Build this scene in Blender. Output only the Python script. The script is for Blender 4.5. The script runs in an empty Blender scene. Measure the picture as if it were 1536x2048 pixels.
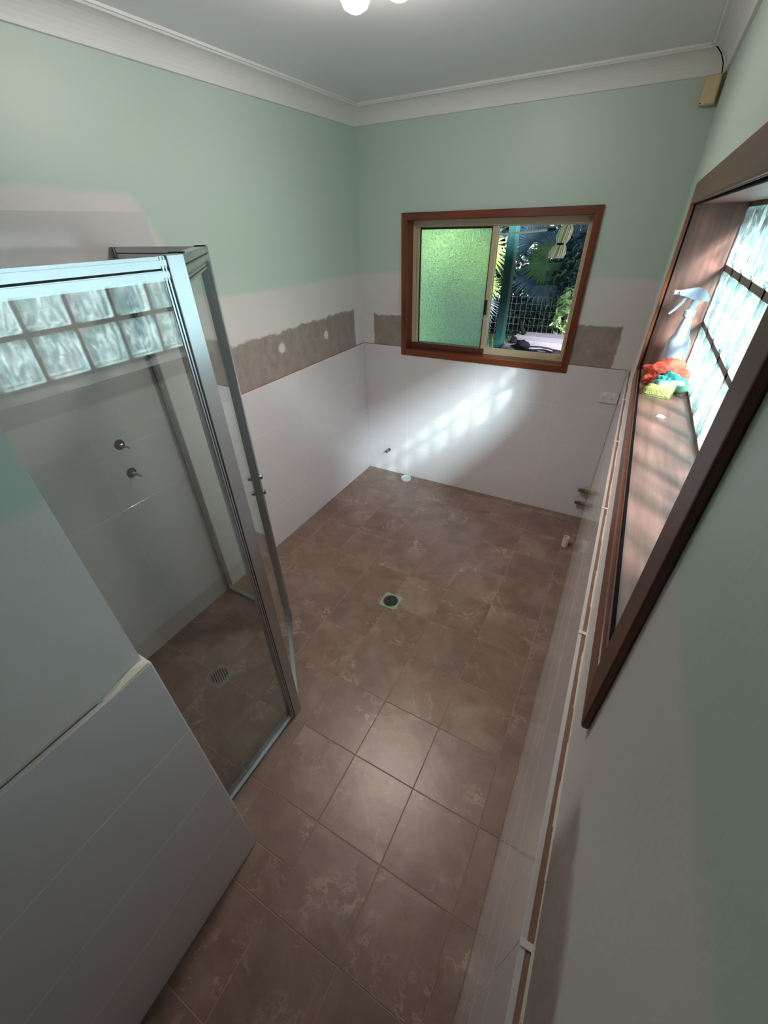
import bpy, bmesh, math, random
from mathutils import Vector, Matrix, Euler, noise
random.seed(7)
C = bpy.context.scene.collection
sc = bpy.context.scene

# ---------------------------------------------------------------- camera
cam_d = bpy.data.cameras.new('camera')
cam = bpy.data.objects.new('camera', cam_d)
C.objects.link(cam)
RX = Vector((0.87817844, 0.47780775, -0.02241366))
UP = Vector((-0.25941322, 0.51510559, 0.81692779))
FW = Vector((-0.40187983, 0.71159398, -0.57630427))
m = Matrix((RX, UP, -FW)).transposed().to_4x4()
m.translation = Vector((1.94505, -3.18095, 2.03519))
cam.matrix_world = m
cam_d.sensor_fit = 'HORIZONTAL'
cam_d.sensor_width = 36.0
cam_d.lens = 811.17 / 1536 * 36.0
cam_d.clip_start = 0.01
cam_d.clip_end = 300
sc.camera = cam

# ---------------------------------------------------------------- sky, sun, exposure
SUN_DIR = Vector((-1.34, 1.6, -1.19)).normalized()      # travel direction of the sunlight
w = bpy.data.worlds.new('sky')
sc.world = w
w.use_nodes = True
wn = w.node_tree
wn.nodes.clear()
wo = wn.nodes.new('ShaderNodeOutputWorld')
bg = wn.nodes.new('ShaderNodeBackground')
sky = wn.nodes.new('ShaderNodeTexSky')
sky.sky_type = 'NISHITA'
sky.sun_disc = False
sky.sun_elevation = math.asin(-SUN_DIR.z)
sky.sun_rotation = math.atan2(-SUN_DIR.x, -SUN_DIR.y)
bg.inputs['Strength'].default_value = 0.13
wn.links.new(sky.outputs[0], bg.inputs[0])
wn.links.new(bg.outputs[0], wo.inputs[0])

# the sun's disc, and an added wide sun that softens its patch through the blocks
for nm, en, ang in (('sun', 4.5, 1.2), ('sun_soft_fill', 39.0, 16.0)):
    sd = bpy.data.lights.new(nm, 'SUN')
    sd.energy = en
    sd.angle = math.radians(ang)
    sd.color = (0.93, 0.95, 1.0)
    sun = bpy.data.objects.new(nm, sd)
    C.objects.link(sun)
    sun.rotation_euler = SUN_DIR.to_track_quat('-Z', 'Y').to_euler()

sc.view_settings.view_transform = 'Standard'
sc.view_settings.look = 'None'
sc.view_settings.exposure = 1.3
sc.view_settings.gamma = 1.0
sc.view_settings.use_curve_mapping = False
cy = sc.cycles
cy.use_denoising = True
try:
    cy.denoiser = 'OPENIMAGEDENOISE'
except Exception:
    pass
cy.max_bounces = 12
cy.diffuse_bounces = 6
cy.glossy_bounces = 5
cy.transmission_bounces = 8
cy.transparent_max_bounces = 24
cy.sample_clamp_indirect = 6.0
cy.caustics_reflective = False
cy.caustics_refractive = False


# ---------------------------------------------------------------- material helpers
def srgb(r, g, b):
    f = lambda c: (c / 255 / 12.92) if c / 255 <= 0.04045 else ((c / 255 + 0.055) / 1.055) ** 2.4
    return (f(r), f(g), f(b), 1.0)


class N:
    """small wrapper that builds a node tree"""
    def __init__(s, name):
        s.m = bpy.data.materials.new(name)
        s.m.use_nodes = True
        s.t = s.m.node_tree
        s.t.nodes.clear()
        s.out = s.t.nodes.new('ShaderNodeOutputMaterial')

    def n(s, kind, **kw):
        nd = s.t.nodes.new('ShaderNode' + kind)
        for k, v in kw.items():
            setattr(nd, k, v)
        return nd

    def l(s, a, b):
        s.t.links.new(a, b)

    def val(s, x, sock):
        if hasattr(x, 'is_output'):
            s.l(x, sock)
        else:
            sock.default_value = x

    def math(s, op, a, b=0.0, c=None, clamp=False):
        nd = s.n('Math', operation=op, use_clamp=clamp)
        s.val(a, nd.inputs[0])
        s.val(b, nd.inputs[1])
        if c is not None:
            s.val(c, nd.inputs[2])
        return nd.outputs[0]

    def mix(s, f, a, b):
        nd = s.n('Mix', data_type='RGBA')
        s.val(f, nd.inputs[0])
        s.val(a, nd.inputs[6])
        s.val(b, nd.inputs[7])
        return nd.outputs[2]

    def noise(s, vec, scale, detail=4.0, rough=0.55, dist=0.0):
        nd = s.n('TexNoise')
        if vec is not None:
            s.l(vec, nd.inputs['Vector'])
        nd.inputs['Scale'].default_value = scale
        nd.inputs['Detail'].default_value = detail
        nd.inputs['Roughness'].default_value = rough
        nd.inputs['Distortion'].default_value = dist
        return nd.outputs['Fac']

    def ramp(s, fac, stops, interp='LINEAR'):
        nd = s.n('ValToRGB')
        cr = nd.color_ramp
        cr.interpolation = interp
        while len(cr.elements) < len(stops):
            cr.elements.new(0.5)
        for e, (p, c) in zip(cr.elements, stops):
            e.position = p
            e.color = c if len(c) == 4 else (*c, 1)
        s.val(fac, nd.inputs[0])
        return nd.outputs[0]

    def obj(s):
        return s.n('TexCoord').outputs['Object']

    def pos(s):
        return s.n('NewGeometry').outputs['Position']

    def mapped(s, vec, scale=(1, 1, 1), rot=(0, 0, 0), loc=None):
        nd = s.n('Mapping')
        s.l(vec, nd.inputs[0])
        nd.inputs['Scale'].default_value = scale
        nd.inputs['Rotation'].default_value = rot
        if loc is not None:
            s.val(loc, nd.inputs['Location'])
        return nd.outputs[0]

    def bump(s, h, strength=0.2, dist=0.01):
        nd = s.n('Bump')
        nd.inputs['Strength'].default_value = strength
        nd.inputs['Distance'].default_value = dist
        s.l(h, nd.inputs['Height'])
        return nd.outputs[0]

    def principled(s, color=(0.8, 0.8, 0.8, 1), rough=0.5, metal=0.0, normal=None, **kw):
        p = s.n('BsdfPrincipled')
        s.val(color, p.inputs['Base Color'])
        s.val(rough, p.inputs['Roughness'])
        s.val(metal, p.inputs['Metallic'])
        if normal is not None:
            s.l(normal, p.inputs['Normal'])
        for k, v in kw.items():
            s.val(v, p.inputs[k])
        return p.outputs[0]

    def thin_fresnel(s, ior, normal=None):
        # same reflectance on both faces of a thin pane
        bf = s.n('NewGeometry').outputs['Backfacing']
        i = s.math('ADD', ior, s.math('MULTIPLY', bf, 1.0 / ior - ior))
        fr = s.n('Fresnel')
        s.l(i, fr.inputs[0])
        if normal is not None:
            s.l(normal, fr.inputs['Normal'])
        return fr.outputs[0]

    def done(s, sh):
        s.l(sh, s.out.inputs[0])
        return s.m


def simple(name, col, rough=0.5, metal=0.0, nscale=40, namt=0.08, **kw):
    k = N(name)
    o = k.obj()
    f = k.noise(o, nscale)
    dark = tuple(c * (1 - namt * 2) for c in col[:3]) + (1,)
    return k.done(k.principled(k.mix(f, dark, tuple(min(1, c * (1 + namt)) for c in col[:3]) + (1,)), rough, metal, **kw))


def comb(k, v):
    s_ = k.n('SeparateXYZ')
    k.l(v, s_.inputs[0])
    return s_.outputs[0], s_.outputs[1], s_.outputs[2]


GREEN = srgb(192, 209, 199)
WHITE = srgb(212, 208, 206)
SCRAPE = srgb(146, 133, 126)


def wall_paint(name, kind):
    """old mint paint, white sealer coat and the scraped band above the tiles; every edge sits where the wall has it"""
    k = N(name)
    p = k.pos()
    x, y, z = comb(k, p)
    wob = k.math('MULTIPLY', k.math('SUBTRACT', k.noise(p, 2.6, 3), 0.5), 0.07)
    fine = k.math('MULTIPLY', k.math('SUBTRACT', k.noise(p, 16, 5, 0.6), 0.5), 0.055)
    med = k.math('MULTIPLY', k.math('SUBTRACT', k.noise(p, 7, 2), 0.5), 0.05)
    zz = k.math('ADD', z, wob)

    def step(v, edge, soft=0.02):
        nd = k.n('MapRange', interpolation_type='SMOOTHSTEP')
        k.val(v, nd.inputs[0])
        nd.inputs[1].default_value = edge - soft
        nd.inputs[2].default_value = edge + soft
        return nd.outputs[0]

    def mul(*a):
        r = a[0]
        for b in a[1:]:
            r = k.math('MULTIPLY', r, b)
        return r

    def inv(a):
        return k.math('SUBTRACT', 1.0, a)
    if kind == 'front':
        green = step(zz, 1.66)
    else:
        green = step(zz, 1.735)
    scr = 0.0
    zf = k.math('ADD', k.math('ADD', z, fine), med)
    yf = k.math('ADD', y, k.math('MULTIPLY', fine, 0.6))
    xf = k.math('ADD', x, k.math('MULTIPLY', fine, 0.6))
    if kind == 'left':
        # sealer carried up around the tall shower tiling
        edge = k.math('ADD', y, k.math('MULTIPLY', k.math('SUBTRACT', zz, 1.77), 0.5))
        shower = mul(inv(step(edge, -1.60, 0.03)), inv(step(zz, 2.17)))
        green = mul(green, inv(shower))
        scr = mul(inv(step(zf, 1.49, 0.008)), inv(step(yf, -0.12, 0.004)), step(y, -1.80, 0.01))
        for (cy_, cz, r) in ((-1.03, 1.387, 0.030), (-0.527, 1.374, 0.027), (-1.50, 1.33, 0.03)):
            dy = k.math('SUBTRACT', y, cy_)
            dz = k.math('SUBTRACT', z, cz)
            d = k.math('SQRT', k.math('ADD', mul(dy, dy), mul(dz, dz)))
            d = k.math('ADD', d, k.math('MULTIPLY', fine, 0.4))
            scr = mul(scr, step(d, r, 0.008))
    elif kind == 'back':
        a = mul(step(xf, 0.095, 0.004), inv(step(x, 0.5, 0.01)), inv(step(zf, 1.44, 0.006)))
        b = mul(step(x, 1.4, 0.01), inv(step(xf, 1.942, 0.006)), inv(step(zf, 1.468, 0.006)))
        scr = k.math('ADD', a, b, clamp=True)
    elif kind == 'right':
        scr = mul(inv(step(yf, -2.86, 0.03)), inv(step(k.math('ADD', zf, k.math('MULTIPLY', y, -0.0)), 1.40, 0.02)))
    g = k.mix(k.noise(p, 1.5, 3), tuple(c * 0.97 for c in GREEN[:3]) + (1,), GREEN)
    wcol = k.mix(k.noise(p, 3, 4), WHITE, srgb(220, 216, 214))
    grain = k.ramp(k.noise(k.mapped(p, (9, 9, 6)), 2.0, 8, 0.78), [(0.3, srgb(134, 121, 114)), (0.62, srgb(160, 148, 141)), (0.8, srgb(192, 184, 178))])
    col = k.mix(green, wcol, g)
    col = k.mix(scr, col, grain)
    nb = k.math('ADD', k.noise(p, 90, 3), k.math('MULTIPLY', k.math('SUBTRACT', 1.0, scr) if kind != 'front' else 1.0, 0.35))
    return k.done(k.principled(col, 0.42, normal=k.bump(nb, 0.12, 0.003)))


PAINT = {s_: wall_paint('painted plaster ' + s_, s_) for s_ in ('left', 'back', 'right', 'front')}
M = {}
M['ceiling'] = simple('ceiling paint', srgb(236, 236, 240), 0.45, nscale=3, namt=0.01)
M['cornice'] = simple('cornice plaster', srgb(226, 226, 224), 0.55, nscale=6, namt=0.01)
M['plaster'] = simple('setting plaster', srgb(224, 219, 206), 0.8, nscale=30, namt=0.05)
M['adhesive'] = simple('brown tile adhesive edge', srgb(148, 112, 96), 0.85, nscale=30, namt=0.15)
M['white_grout'] = simple('pale grout', srgb(230, 226, 222), 0.8, namt=0.02)
M['floor_grout'] = simple('brown floor grout', srgb(160, 136, 122), 0.85, nscale=20, namt=0.12)
M['pvc'] = simple('white pvc pipe', srgb(214, 215, 216), 0.3)
M['dark'] = simple('dark void and shadow line', srgb(14, 14, 16), 0.8, **{'Specular IOR Level': 0.05})
M['black_rubber'] = simple('black webbing', srgb(10, 10, 13), 0.9, **{'Specular IOR Level': 0.1})
M['brass'] = simple('dull brass', srgb(170, 140, 95), 0.35, 0.9)
M['chrome'] = simple('tarnished chrome', srgb(150, 150, 146), 0.22, 1.0, namt=0.1)
M['socket'] = simple('white socket plastic', srgb(226, 226, 224), 0.3)
M['beige'] = simple('aged beige plastic', srgb(206, 186, 140), 0.4)
M['cream'] = simple('cream powder coat', srgb(206, 188, 158), 0.4, namt=0.03)
M['post_green'] = simple('green painted steel', srgb(4, 40, 38), 0.7, namt=0.05, **{'Specular IOR Level': 0.2})
M['black_frame'] = simple('black rubber seal', srgb(14, 14, 14), 0.6)


def tile_white():
    k = N('glossy white wall tile')
    p = k.pos()
    f = k.noise(p, 2.2, 3)
    col = k.mix(f, srgb(208, 205, 208), srgb(215, 212, 214))
    return k.done(k.principled(col, 0.09, normal=k.bump(k.noise(p, 5, 2), 0.02, 0.01), **{'IOR': 1.55}))


M['wall_tile'] = tile_white()


def tile_floor():
    k = N('brown stone look floor tile')
    o = k.obj()
    rnd = k.n('ObjectInfo').outputs['Random']
    cmb = k.n('CombineXYZ')
    k.l(k.math('MULTIPLY', rnd, 37.0), cmb.inputs[0])
    k.l(k.math('MULTIPLY', rnd, 91.0), cmb.inputs[1])
    v = k.mapped(o, loc=cmb.outputs[0])
    n1 = k.noise(v, 5.5, 6, 0.62, 0.8)
    n2 = k.noise(v, 26, 8, 0.7)
    col = k.ramp(n1, [(0.28, srgb(106, 84, 74)), (0.5, srgb(127, 103, 92)), (0.72, srgb(143, 120, 109))])
    col = k.mix(k.math('MULTIPLY', n2, 0.45), col, srgb(104, 84, 76))
    cloud = k.math('MULTIPLY', k.math('SUBTRACT', k.noise(v, 3.4, 5, 0.6, 0.6), 0.52, clamp=True), 3.2, clamp=True)
    col = k.mix(cloud, col, srgb(158, 142, 132))
    col = k.mix(k.math('MULTIPLY', rnd, 0.30), col, srgb(92, 76, 70))
    # pale veins
    vn = k.noise(v, 5.0, 8, 0.68, 0.5)
    vein = k.math('SUBTRACT', 1.0, k.math('MULTIPLY', k.math('ABSOLUTE', k.math('SUBTRACT', vn, 0.5)), 45.0), clamp=True)
    msk = k.math('MULTIPLY', k.math('SUBTRACT', k.noise(v, 4.2, 2), 0.5, clamp=True), 4.5, clamp=True)
    col = k.mix(k.math('MULTIPLY', k.math('MULTIPLY', vein, msk), 0.85), col, srgb(188, 170, 158))
    h = k.math('ADD', k.noise(v, 9, 5), k.math('MULTIPLY', n2, 0.35))
    return k.done(k.principled(col, 0.36, normal=k.bump(h, 0.22, 0.006), **{'Specular IOR Level': 0.62}))


M['floor_tile'] = tile_floor()


def timber(name, dark, light, scale=1.0, rough=0.3, axis=0, sheen=0.5):
    k = N(name)
    o = k.obj()
    sc_ = [38 * scale] * 3
    sc_[axis] = 2.2 * scale
    v = k.mapped(o, tuple(sc_))
    g = k.noise(v, 1.0, 6, 0.62, 0.4)
    big = k.noise(k.mapped(o, tuple(a * 0.12 for a in sc_)), 1.0, 2)
    col = k.mix(k.ramp(g, [(0.3, (0, 0, 0)), (0.72, (1, 1, 1))]), dark, light)
    col = k.mix(k.math('MULTIPLY', big, 0.3), col, dark)
    return k.done(k.principled(col, rough, normal=k.bump(g, 0.12, 0.002), **{'Specular IOR Level': sheen}))


for ax, nm in enumerate('xyz'):
    M['jarrah_' + nm] = timber('oiled red hardwood ' + nm, srgb(86, 38, 18), srgb(138, 70, 36), axis=ax)
    M['reddark_' + nm] = timber('weathered dark hardwood ' + nm, srgb(72, 36, 28), srgb(112, 64, 50), axis=ax, rough=0.45)
    M['sill_' + nm] = timber('reddish sill hardwood ' + nm, srgb(94, 64, 56), srgb(136, 98, 86), scale=0.9, axis=ax, rough=0.4)
M['grey_timber'] = timber('grey weathered bench timber', srgb(60, 56, 62), srgb(92, 88, 94), scale=0.6, axis=0, rough=0.9, sheen=0.15)


def alu():
    k = N('bright anodised aluminium')
    f = k.noise(k.obj(), 3.0, 2)
    return k.done(k.principled(k.mix(f, srgb(176, 180, 184), srgb(196, 201, 205)), 0.27, 1.0))


M['alu'] = alu()


def screen_glass():
    k = N('shower screen glass')
    fr = k.thin_fresnel(1.75)
    gl = k.n('BsdfGlossy')
    gl.inputs['Roughness'].default_value = 0.0
    gl.inputs['Color'].default_value = (0.95, 1, 0.99, 1)
    tr = k.n('BsdfTransparent')
    tr.inputs[0].default_value = (0.90, 0.93, 0.915, 1)
    mx = k.n('MixShader')
    k.l(fr, mx.inputs[0])
    k.l(tr.outputs[0], mx.inputs[1])
    k.l(gl.outputs[0], mx.inputs[2])
    return k.done(mx.outputs[0])


M['screen_glass'] = screen_glass()


def block_face():
    """rippled face of a glass block: clear troughs, milky ridges, thick cast rim"""
    k = N('rippled glass block face')
    o = k.obj()
    rnd = k.n('ObjectInfo').outputs['Random']
    cmb = k.n('CombineXYZ')
    k.l(k.math('MULTIPLY', rnd, 13.0), cmb.inputs[0])
    k.l(k.math('MULTIPLY', rnd, 29.0), cmb.inputs[2])
    v = k.mapped(o, loc=cmb.outputs[0])
    n = k.noise(k.mapped(v, (4.5, 6.5, 3.5)), 1.0, 2, 0.5, 1.0)
    ridge = k.math('ABSOLUTE', k.math('SINE', k.math('MULTIPLY', n, 24.0)))
    line = k.math('POWER', k.math('SUBTRACT', 1.0, ridge, clamp=True), 2.5)
    x, y, z = comb(k, o)
    ed = k.math('MAXIMUM', k.math('MULTIPLY', k.math('ABSOLUTE', y), 1 / 0.0905), k.math('MULTIPLY', k.math('ABSOLUTE', z), 1 / 0.0925))
    ed = k.math('ADD', ed, k.math('MULTIPLY', k.math('SUBTRACT', k.noise(v, 45, 2), 0.5), 0.12))
    mr = k.n('MapRange', interpolation_type='SMOOTHSTEP')
    k.l(ed, mr.inputs[0])
    mr.inputs[1].default_value = 0.80
    mr.inputs[2].default_value = 0.90
    rim = mr.outputs[0]
    # caustic lines put into the transparency colour, in place of refraction
    pv = k.pos()
    wv = k.n('TexNoise')
    k.l(pv, wv.inputs['Vector'])
    wv.inputs['Scale'].default_value = 5.0
    wv.inputs['Detail'].default_value = 1.0
    add = k.n('VectorMath', operation='MULTIPLY_ADD')
    k.l(wv.outputs['Color'], add.inputs[0])
    add.inputs[1].default_value = (0.22, 0.22, 0.22)
    k.l(pv, add.inputs[2])
    vo = k.n('TexVoronoi', feature='DISTANCE_TO_EDGE')
    k.l(k.mapped(add.outputs[0], (1, 1.0, 0.6)), vo.inputs['Vector'])
    vo.inputs['Scale'].default_value = 8.5
    web = k.math('POWER', k.math('SUBTRACT', 1.0, k.math('MULTIPLY', vo.outputs['Distance'], 4.0), clamp=True), 4.0)
    tr = k.n('BsdfTransparent')
    k.l(k.mix(web, (0.40, 0.44, 0.45, 1), (1.0, 1.0, 1.0, 1)), tr.inputs[0])
    tl = k.n('BsdfTranslucent')
    streak = k.noise(k.mapped(v, (10, 55, 9)), 1.0, 3, 0.6, 0.6)
    k.l(k.mix(k.ramp(streak, [(0.38, (0, 0, 0)), (0.6, (1, 1, 1))]), (0.24, 0.48, 0.48, 1), (0.95, 1.0, 1.0, 1)), tl.inputs[0])
    m1 = k.n('MixShader')
    f = k.math('ADD', 0.16, k.math('MULTIPLY', line, 0.3))
    k.l(k.math('MAXIMUM', f, k.math('MULTIPLY', rim, 0.42)), m1.inputs[0])
    k.l(tr.outputs[0], m1.inputs[1])
    k.l(tl.outputs[0], m1.inputs[2])
    gl = k.n('BsdfGlossy')
    gl.inputs['Roughness'].default_value = 0.05
    bmp = k.bump(ridge, 0.5, 0.01)
    k.l(bmp, gl.inputs['Normal'])
    fr = k.thin_fresnel(1.7)
    m2 = k.n('MixShader')
    k.l(fr, m2.inputs[0])
    k.l(m1.outputs[0], m2.inputs[1])
    k.l(gl.outputs[0], m2.inputs[2])
    return k.done(m2.outputs[0])


def block_side():
    k = N('cast edge of glass block')
    o = k.obj()
    n = k.noise(k.mapped(o, (20, 40, 40)), 1.0, 3, 0.6, 1.0)
    col = k.mix(k.ramp(n, [(0.38, (0, 0, 0)), (0.6, (1, 1, 1))]), srgb(120, 178, 176), srgb(238, 252, 250))
    tl = k.n('BsdfTranslucent')
    k.l(col, tl.inputs[0])
    df = k.n('BsdfDiffuse')
    k.l(col, df.inputs[0])
    tr = k.n('BsdfTransparent')
    tr.inputs[0].default_value = (0.8, 0.95, 0.93, 1)
    a = k.n('MixShader')
    a.inputs[0].default_value = 0.5
    k.l(tl.outputs[0], a.inputs[1])
    k.l(df.outputs[0], a.inputs[2])
    b = k.n('MixShader')
    b.inputs[0].default_value = 0.7
    k.l(a.outputs[0], b.inputs[1])
    k.l(tr.outputs[0], b.inputs[2])
    return k.done(b.outputs[0])


M['block_face'] = block_face()
M['block_side'] = block_side()
M['mortar'] = simple('grey block mortar', srgb(118, 106, 98), 0.85)


def frosted():
    k = N('obscure window glass')
    o = k.obj()
    vor = k.n('TexVoronoi')
    k.l(k.mapped(o, (1, 1, 1)), vor.inputs['Vector'])
    vor.inputs['Scale'].default_value = 110
    h = k.math('ADD', vor.outputs['Distance'], k.noise(o, 60, 3))
    g = k.n('BsdfRefraction')
    g.inputs['Roughness'].default_value = 0.35
    g.inputs['IOR'].default_value = 1.25
    k.l(k.mix(k.ramp(h, [(0.5, (0, 0, 0)), (1.0, (1, 1, 1))]), (0.46, 0.60, 0.58, 1), (0.82, 0.95, 0.92, 1)), g.inputs['Color'])
    k.l(k.bump(h, 0.6, 0.004), g.inputs['Normal'])
    tl = k.n('BsdfTranslucent')
    k.l(k.mix(k.ramp(h, [(0.45, (0, 0, 0)), (1.0, (1, 1, 1))]), (0.34, 0.46, 0.34, 1), (0.75, 0.86, 0.72, 1)), tl.inputs[0])
    a = k.n('MixShader')
    a.inputs[0].default_value = 0.45
    k.l(g.outputs[0], a.inputs[1])
    k.l(tl.outputs[0], a.inputs[2])
    return k.done(a.outputs[0])


M['frosted'] = frosted()


def leafmat(name, c1, c2, rough=0.4):
    k = N(name)
    p = k.pos()
    rnd = k.noise(p, 9, 2)
    col = k.mix(rnd, c1, c2)
    tl = k.n('BsdfTranslucent')
    k.l(col, tl.inputs[0])
    pr = k.principled(col, rough)
    a = k.n('MixShader')
    a.inputs[0].default_value = 0.25
    k.l(pr, a.inputs[1])
    k.l(tl.outputs[0], a.inputs[2])
    return k.done(a.outputs[0])


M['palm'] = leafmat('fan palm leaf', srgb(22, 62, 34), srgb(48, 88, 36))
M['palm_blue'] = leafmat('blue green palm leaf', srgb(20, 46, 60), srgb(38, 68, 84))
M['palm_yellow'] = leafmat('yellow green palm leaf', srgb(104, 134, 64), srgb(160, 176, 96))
M['shrub'] = leafmat('glossy shrub leaf', srgb(14, 38, 38), srgb(34, 66, 60), 0.3)
M['shrub_dark'] = leafmat('dark hedge leaf', srgb(6, 18, 20), srgb(16, 36, 36), 0.5)
M['shrub_lit'] = leafmat('shrub leaf tinted as sunlit', srgb(120, 150, 96), srgb(168, 190, 132), 0.4)  # sunlight is put into this lighter leaf colour
M['grass'] = leafmat('lawn grass', srgb(70, 104, 58), srgb(110, 140, 84), 0.6)
M['lawn'] = simple('lawn soil and turf', srgb(92, 116, 80), 0.9, nscale=14, namt=0.3)
M['wire'] = simple('galvanised wire', srgb(96, 90, 104), 0.6, 0.2)
M['bark'] = simple('palm bark', srgb(72, 60, 48), 0.9, namt=0.3)


# ---------------------------------------------------------------- geometry helpers
def add_box(bm, lo, hi, mi=0):
    vs = [bm.verts.new((x, y, z)) for x in (lo[0], hi[0]) for y in (lo[1], hi[1]) for z in (lo[2], hi[2])]
    for f in ((0, 1, 3, 2), (4, 6, 7, 5), (0, 4, 5, 1), (2, 3, 7, 6), (0, 2, 6, 4), (1, 5, 7, 3)):
        fc = bm.faces.new([vs[i] for i in f])
        fc.material_index = mi
    return vs


def add_tube(bm, pts, r, seg=10, caps=True, radii=None):
    pts = [Vector(p) for p in pts]
    rings = []
    prev = None
    for i, p in enumerate(pts):
        d = (pts[min(i + 1, len(pts) - 1)] - pts[max(i - 1, 0)]).normalized()
        if prev is None:
            a = d.cross(Vector((0, 0, 1)) if abs(d.z) < 0.9 else Vector((1, 0, 0))).normalized()
        else:
            a = (prev - d * prev.dot(d)).normalized()
        prev = a
        b = d.cross(a)
        rr = radii[i] if radii else r
        rings.append([bm.verts.new(p + (a * math.cos(t) + b * math.sin(t)) * rr) for t in (2 * math.pi * j / seg for j in range(seg))])
    for r0, r1 in zip(rings, rings[1:]):
        for j in range(seg):
            bm.faces.new((r0[j], r0[(j + 1) % seg], r1[(j + 1) % seg], r1[j]))
    if caps:
        bm.faces.new(rings[0][::-1])
        bm.faces.new(rings[-1])
    return rings


def add_lathe(bm, prof, center, axis=(0, 0, 1), seg=20, scale=(1, 1)):
    """prof: list of (radius, height) along axis"""
    ax = Vector(axis).normalized()
    a = ax.cross(Vector((0, 0, 1)) if abs(ax.z) < 0.9 else Vector((0, 1, 0))).normalized()
    b = ax.cross(a)
    c = Vector(center)
    rings = []
    for r, h in prof:
        if r < 1e-6:
            rings.append([bm.verts.new(c + ax * h)])
        else:
            rings.append([bm.verts.new(c + ax * h + a * math.cos(t) * r * scale[0] + b * math.sin(t) * r * scale[1]) for t in (2 * math.pi * j / seg for j in range(seg))])
    for r0, r1 in zip(rings, rings[1:]):
        for j in range(seg):
            q = [r0[j % len(r0)], r0[(j + 1) % len(r0)], r1[(j + 1) % len(r1)], r1[j % len(r1)]]
            u = []
            for v in q:
                if v not in u:
                    u.append(v)
            if len(u) > 2:
                bm.faces.new(u)
    return rings


def bevel(bm, w, seg=1):
    bmesh.ops.bevel(bm, geom=list(bm.edges), offset=w, segments=seg, affect='EDGES', profile=0.5)


def obj(name, bm, mats, parent=None, loc=None, smooth=False, recalc=True):
    if recalc:
        bmesh.ops.recalc_face_normals(bm, faces=bm.faces)
    me = bpy.data.meshes.new(name)
    bm.to_mesh(me)
    bm.free()
    for mt in (mats if isinstance(mats, (list, tuple)) else [mats]):
        me.materials.append(mt)
    if smooth:
        for p in me.polygons:
            p.use_smooth = True
    o = bpy.data.objects.new(name, me)
    C.objects.link(o)
    if loc is not None:
        o.location = loc
    if parent is not None:
        o.parent = parent
    return o


def tag(o, label=None, cat=None, group=None, kind=None):
    if label:
        o['label'] = label
    if cat:
        o['category'] = cat
    if group:
        o['group'] = group
    if kind:
        o['kind'] = kind
    return o


def empty(name, loc=(0, 0, 0), rotz=0.0):
    o = bpy.data.objects.new(name, None)
    C.objects.link(o)
    o.location = loc
    o.rotation_euler = (0, 0, rotz)
    o.empty_display_size = 0.1
    return o


def box(name, lo, hi, mat, parent=None, bev=0.0, origin=None, seg=1):
    c = Vector([(a + b) / 2 for a, b in zip(lo, hi)])
    bm = bmesh.new()
    add_box(bm, [a - b for a, b in zip(lo, c)], [a - b for a, b in zip(hi, c)])
    if bev:
        bevel(bm, bev, seg)
    base = Vector(parent.location) if parent is not None else Vector((0, 0, 0))
    return obj(name, bm, mat, parent, c - base)


# room planes
ZC = 2.68            # ceiling
XR = 2.06            # right plaster
HT = 1.21            # top of the wall tiling
NX, NY = 1.155, -2.955   # the return wall's plaster corner
YB = -4.6            # wall behind the camera

# ---------------------------------------------------------------- room shell
floor = empty('floor')
tag(floor, 'brown stone look tiled bathroom floor', 'floor', kind='structure')
box('grout_bed', (-0.3, YB - 0.15, -0.15), (2.4, 0.15, -0.0018), M['floor_grout'], floor)

ceiling = box('ceiling', (-0.3, YB - 0.15, ZC), (2.4, 0.15, ZC + 0.12), M['ceiling'])
tag(ceiling, 'plain white plaster ceiling', 'ceiling', kind='structure')


def wall(name, boxes, mat, label):
    bm = bmesh.new()
    for lo, hi in boxes:
        add_box(bm, lo, hi)
    o = obj(name, bm, mat)
    tag(o, label, 'wall', kind='structure')
    return o


wall_left = wall('wall_left', [((-0.25, YB, -0.002), (-0.012, 0.012, ZC))], PAINT['left'],
                 'mint painted wall on the left with white sealer and scraped band above tiles')
WX0, WX1, WZ0, WZ1 = 0.405, 1.622, 1.197, 2.062
wall_back = wall('wall_back', [((-0.25, 0.012, -0.002), (WX0 - .012, 0.15, ZC)), ((WX1 + .012, 0.012, -0.002), (2.4, 0.15, ZC)),
                               ((WX0 - .012, 0.012, -0.002), (WX1 + .012, 0.15, WZ0 - .012)), ((WX0 - .012, 0.012, WZ1 + .012), (WX1 + .012, 0.15, ZC))],
                 PAINT['back'], 'mint painted end wall holding the sliding window')
RY0, RY1, RZ0, RZ1 = -2.695, -0.875, 1.45, 2.078      # opening of the glass block window
wall_right = wall('wall_right', [((XR, RY1 + .014, -0.002), (2.34, 0.012, ZC)), ((XR, YB, -0.002), (2.34, RY0 - .014, ZC)),
                                 ((XR, RY0 - .014, -0.002), (2.34, RY1 + .014, RZ0 - .02)), ((XR, RY0 - .014, RZ1 + .014), (2.34, RY1 + .014, ZC))],
                  PAINT['right'], 'painted wall on the right around the glass block window')
wall_front = wall('wall_front', [((-0.012, YB, -0.002), (NX, NY, ZC))], PAINT['front'],
                  'projecting return wall, white sealer below mint paint, tiled base')
wall_rear = wall('wall_rear', [((-0.25, YB - 0.12, -0.002), (2.34, YB, ZC))], PAINT['front'], 'painted wall behind the camera')

# ---- wall tiles (600 x 300, each tile a part)
TM = {}


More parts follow.
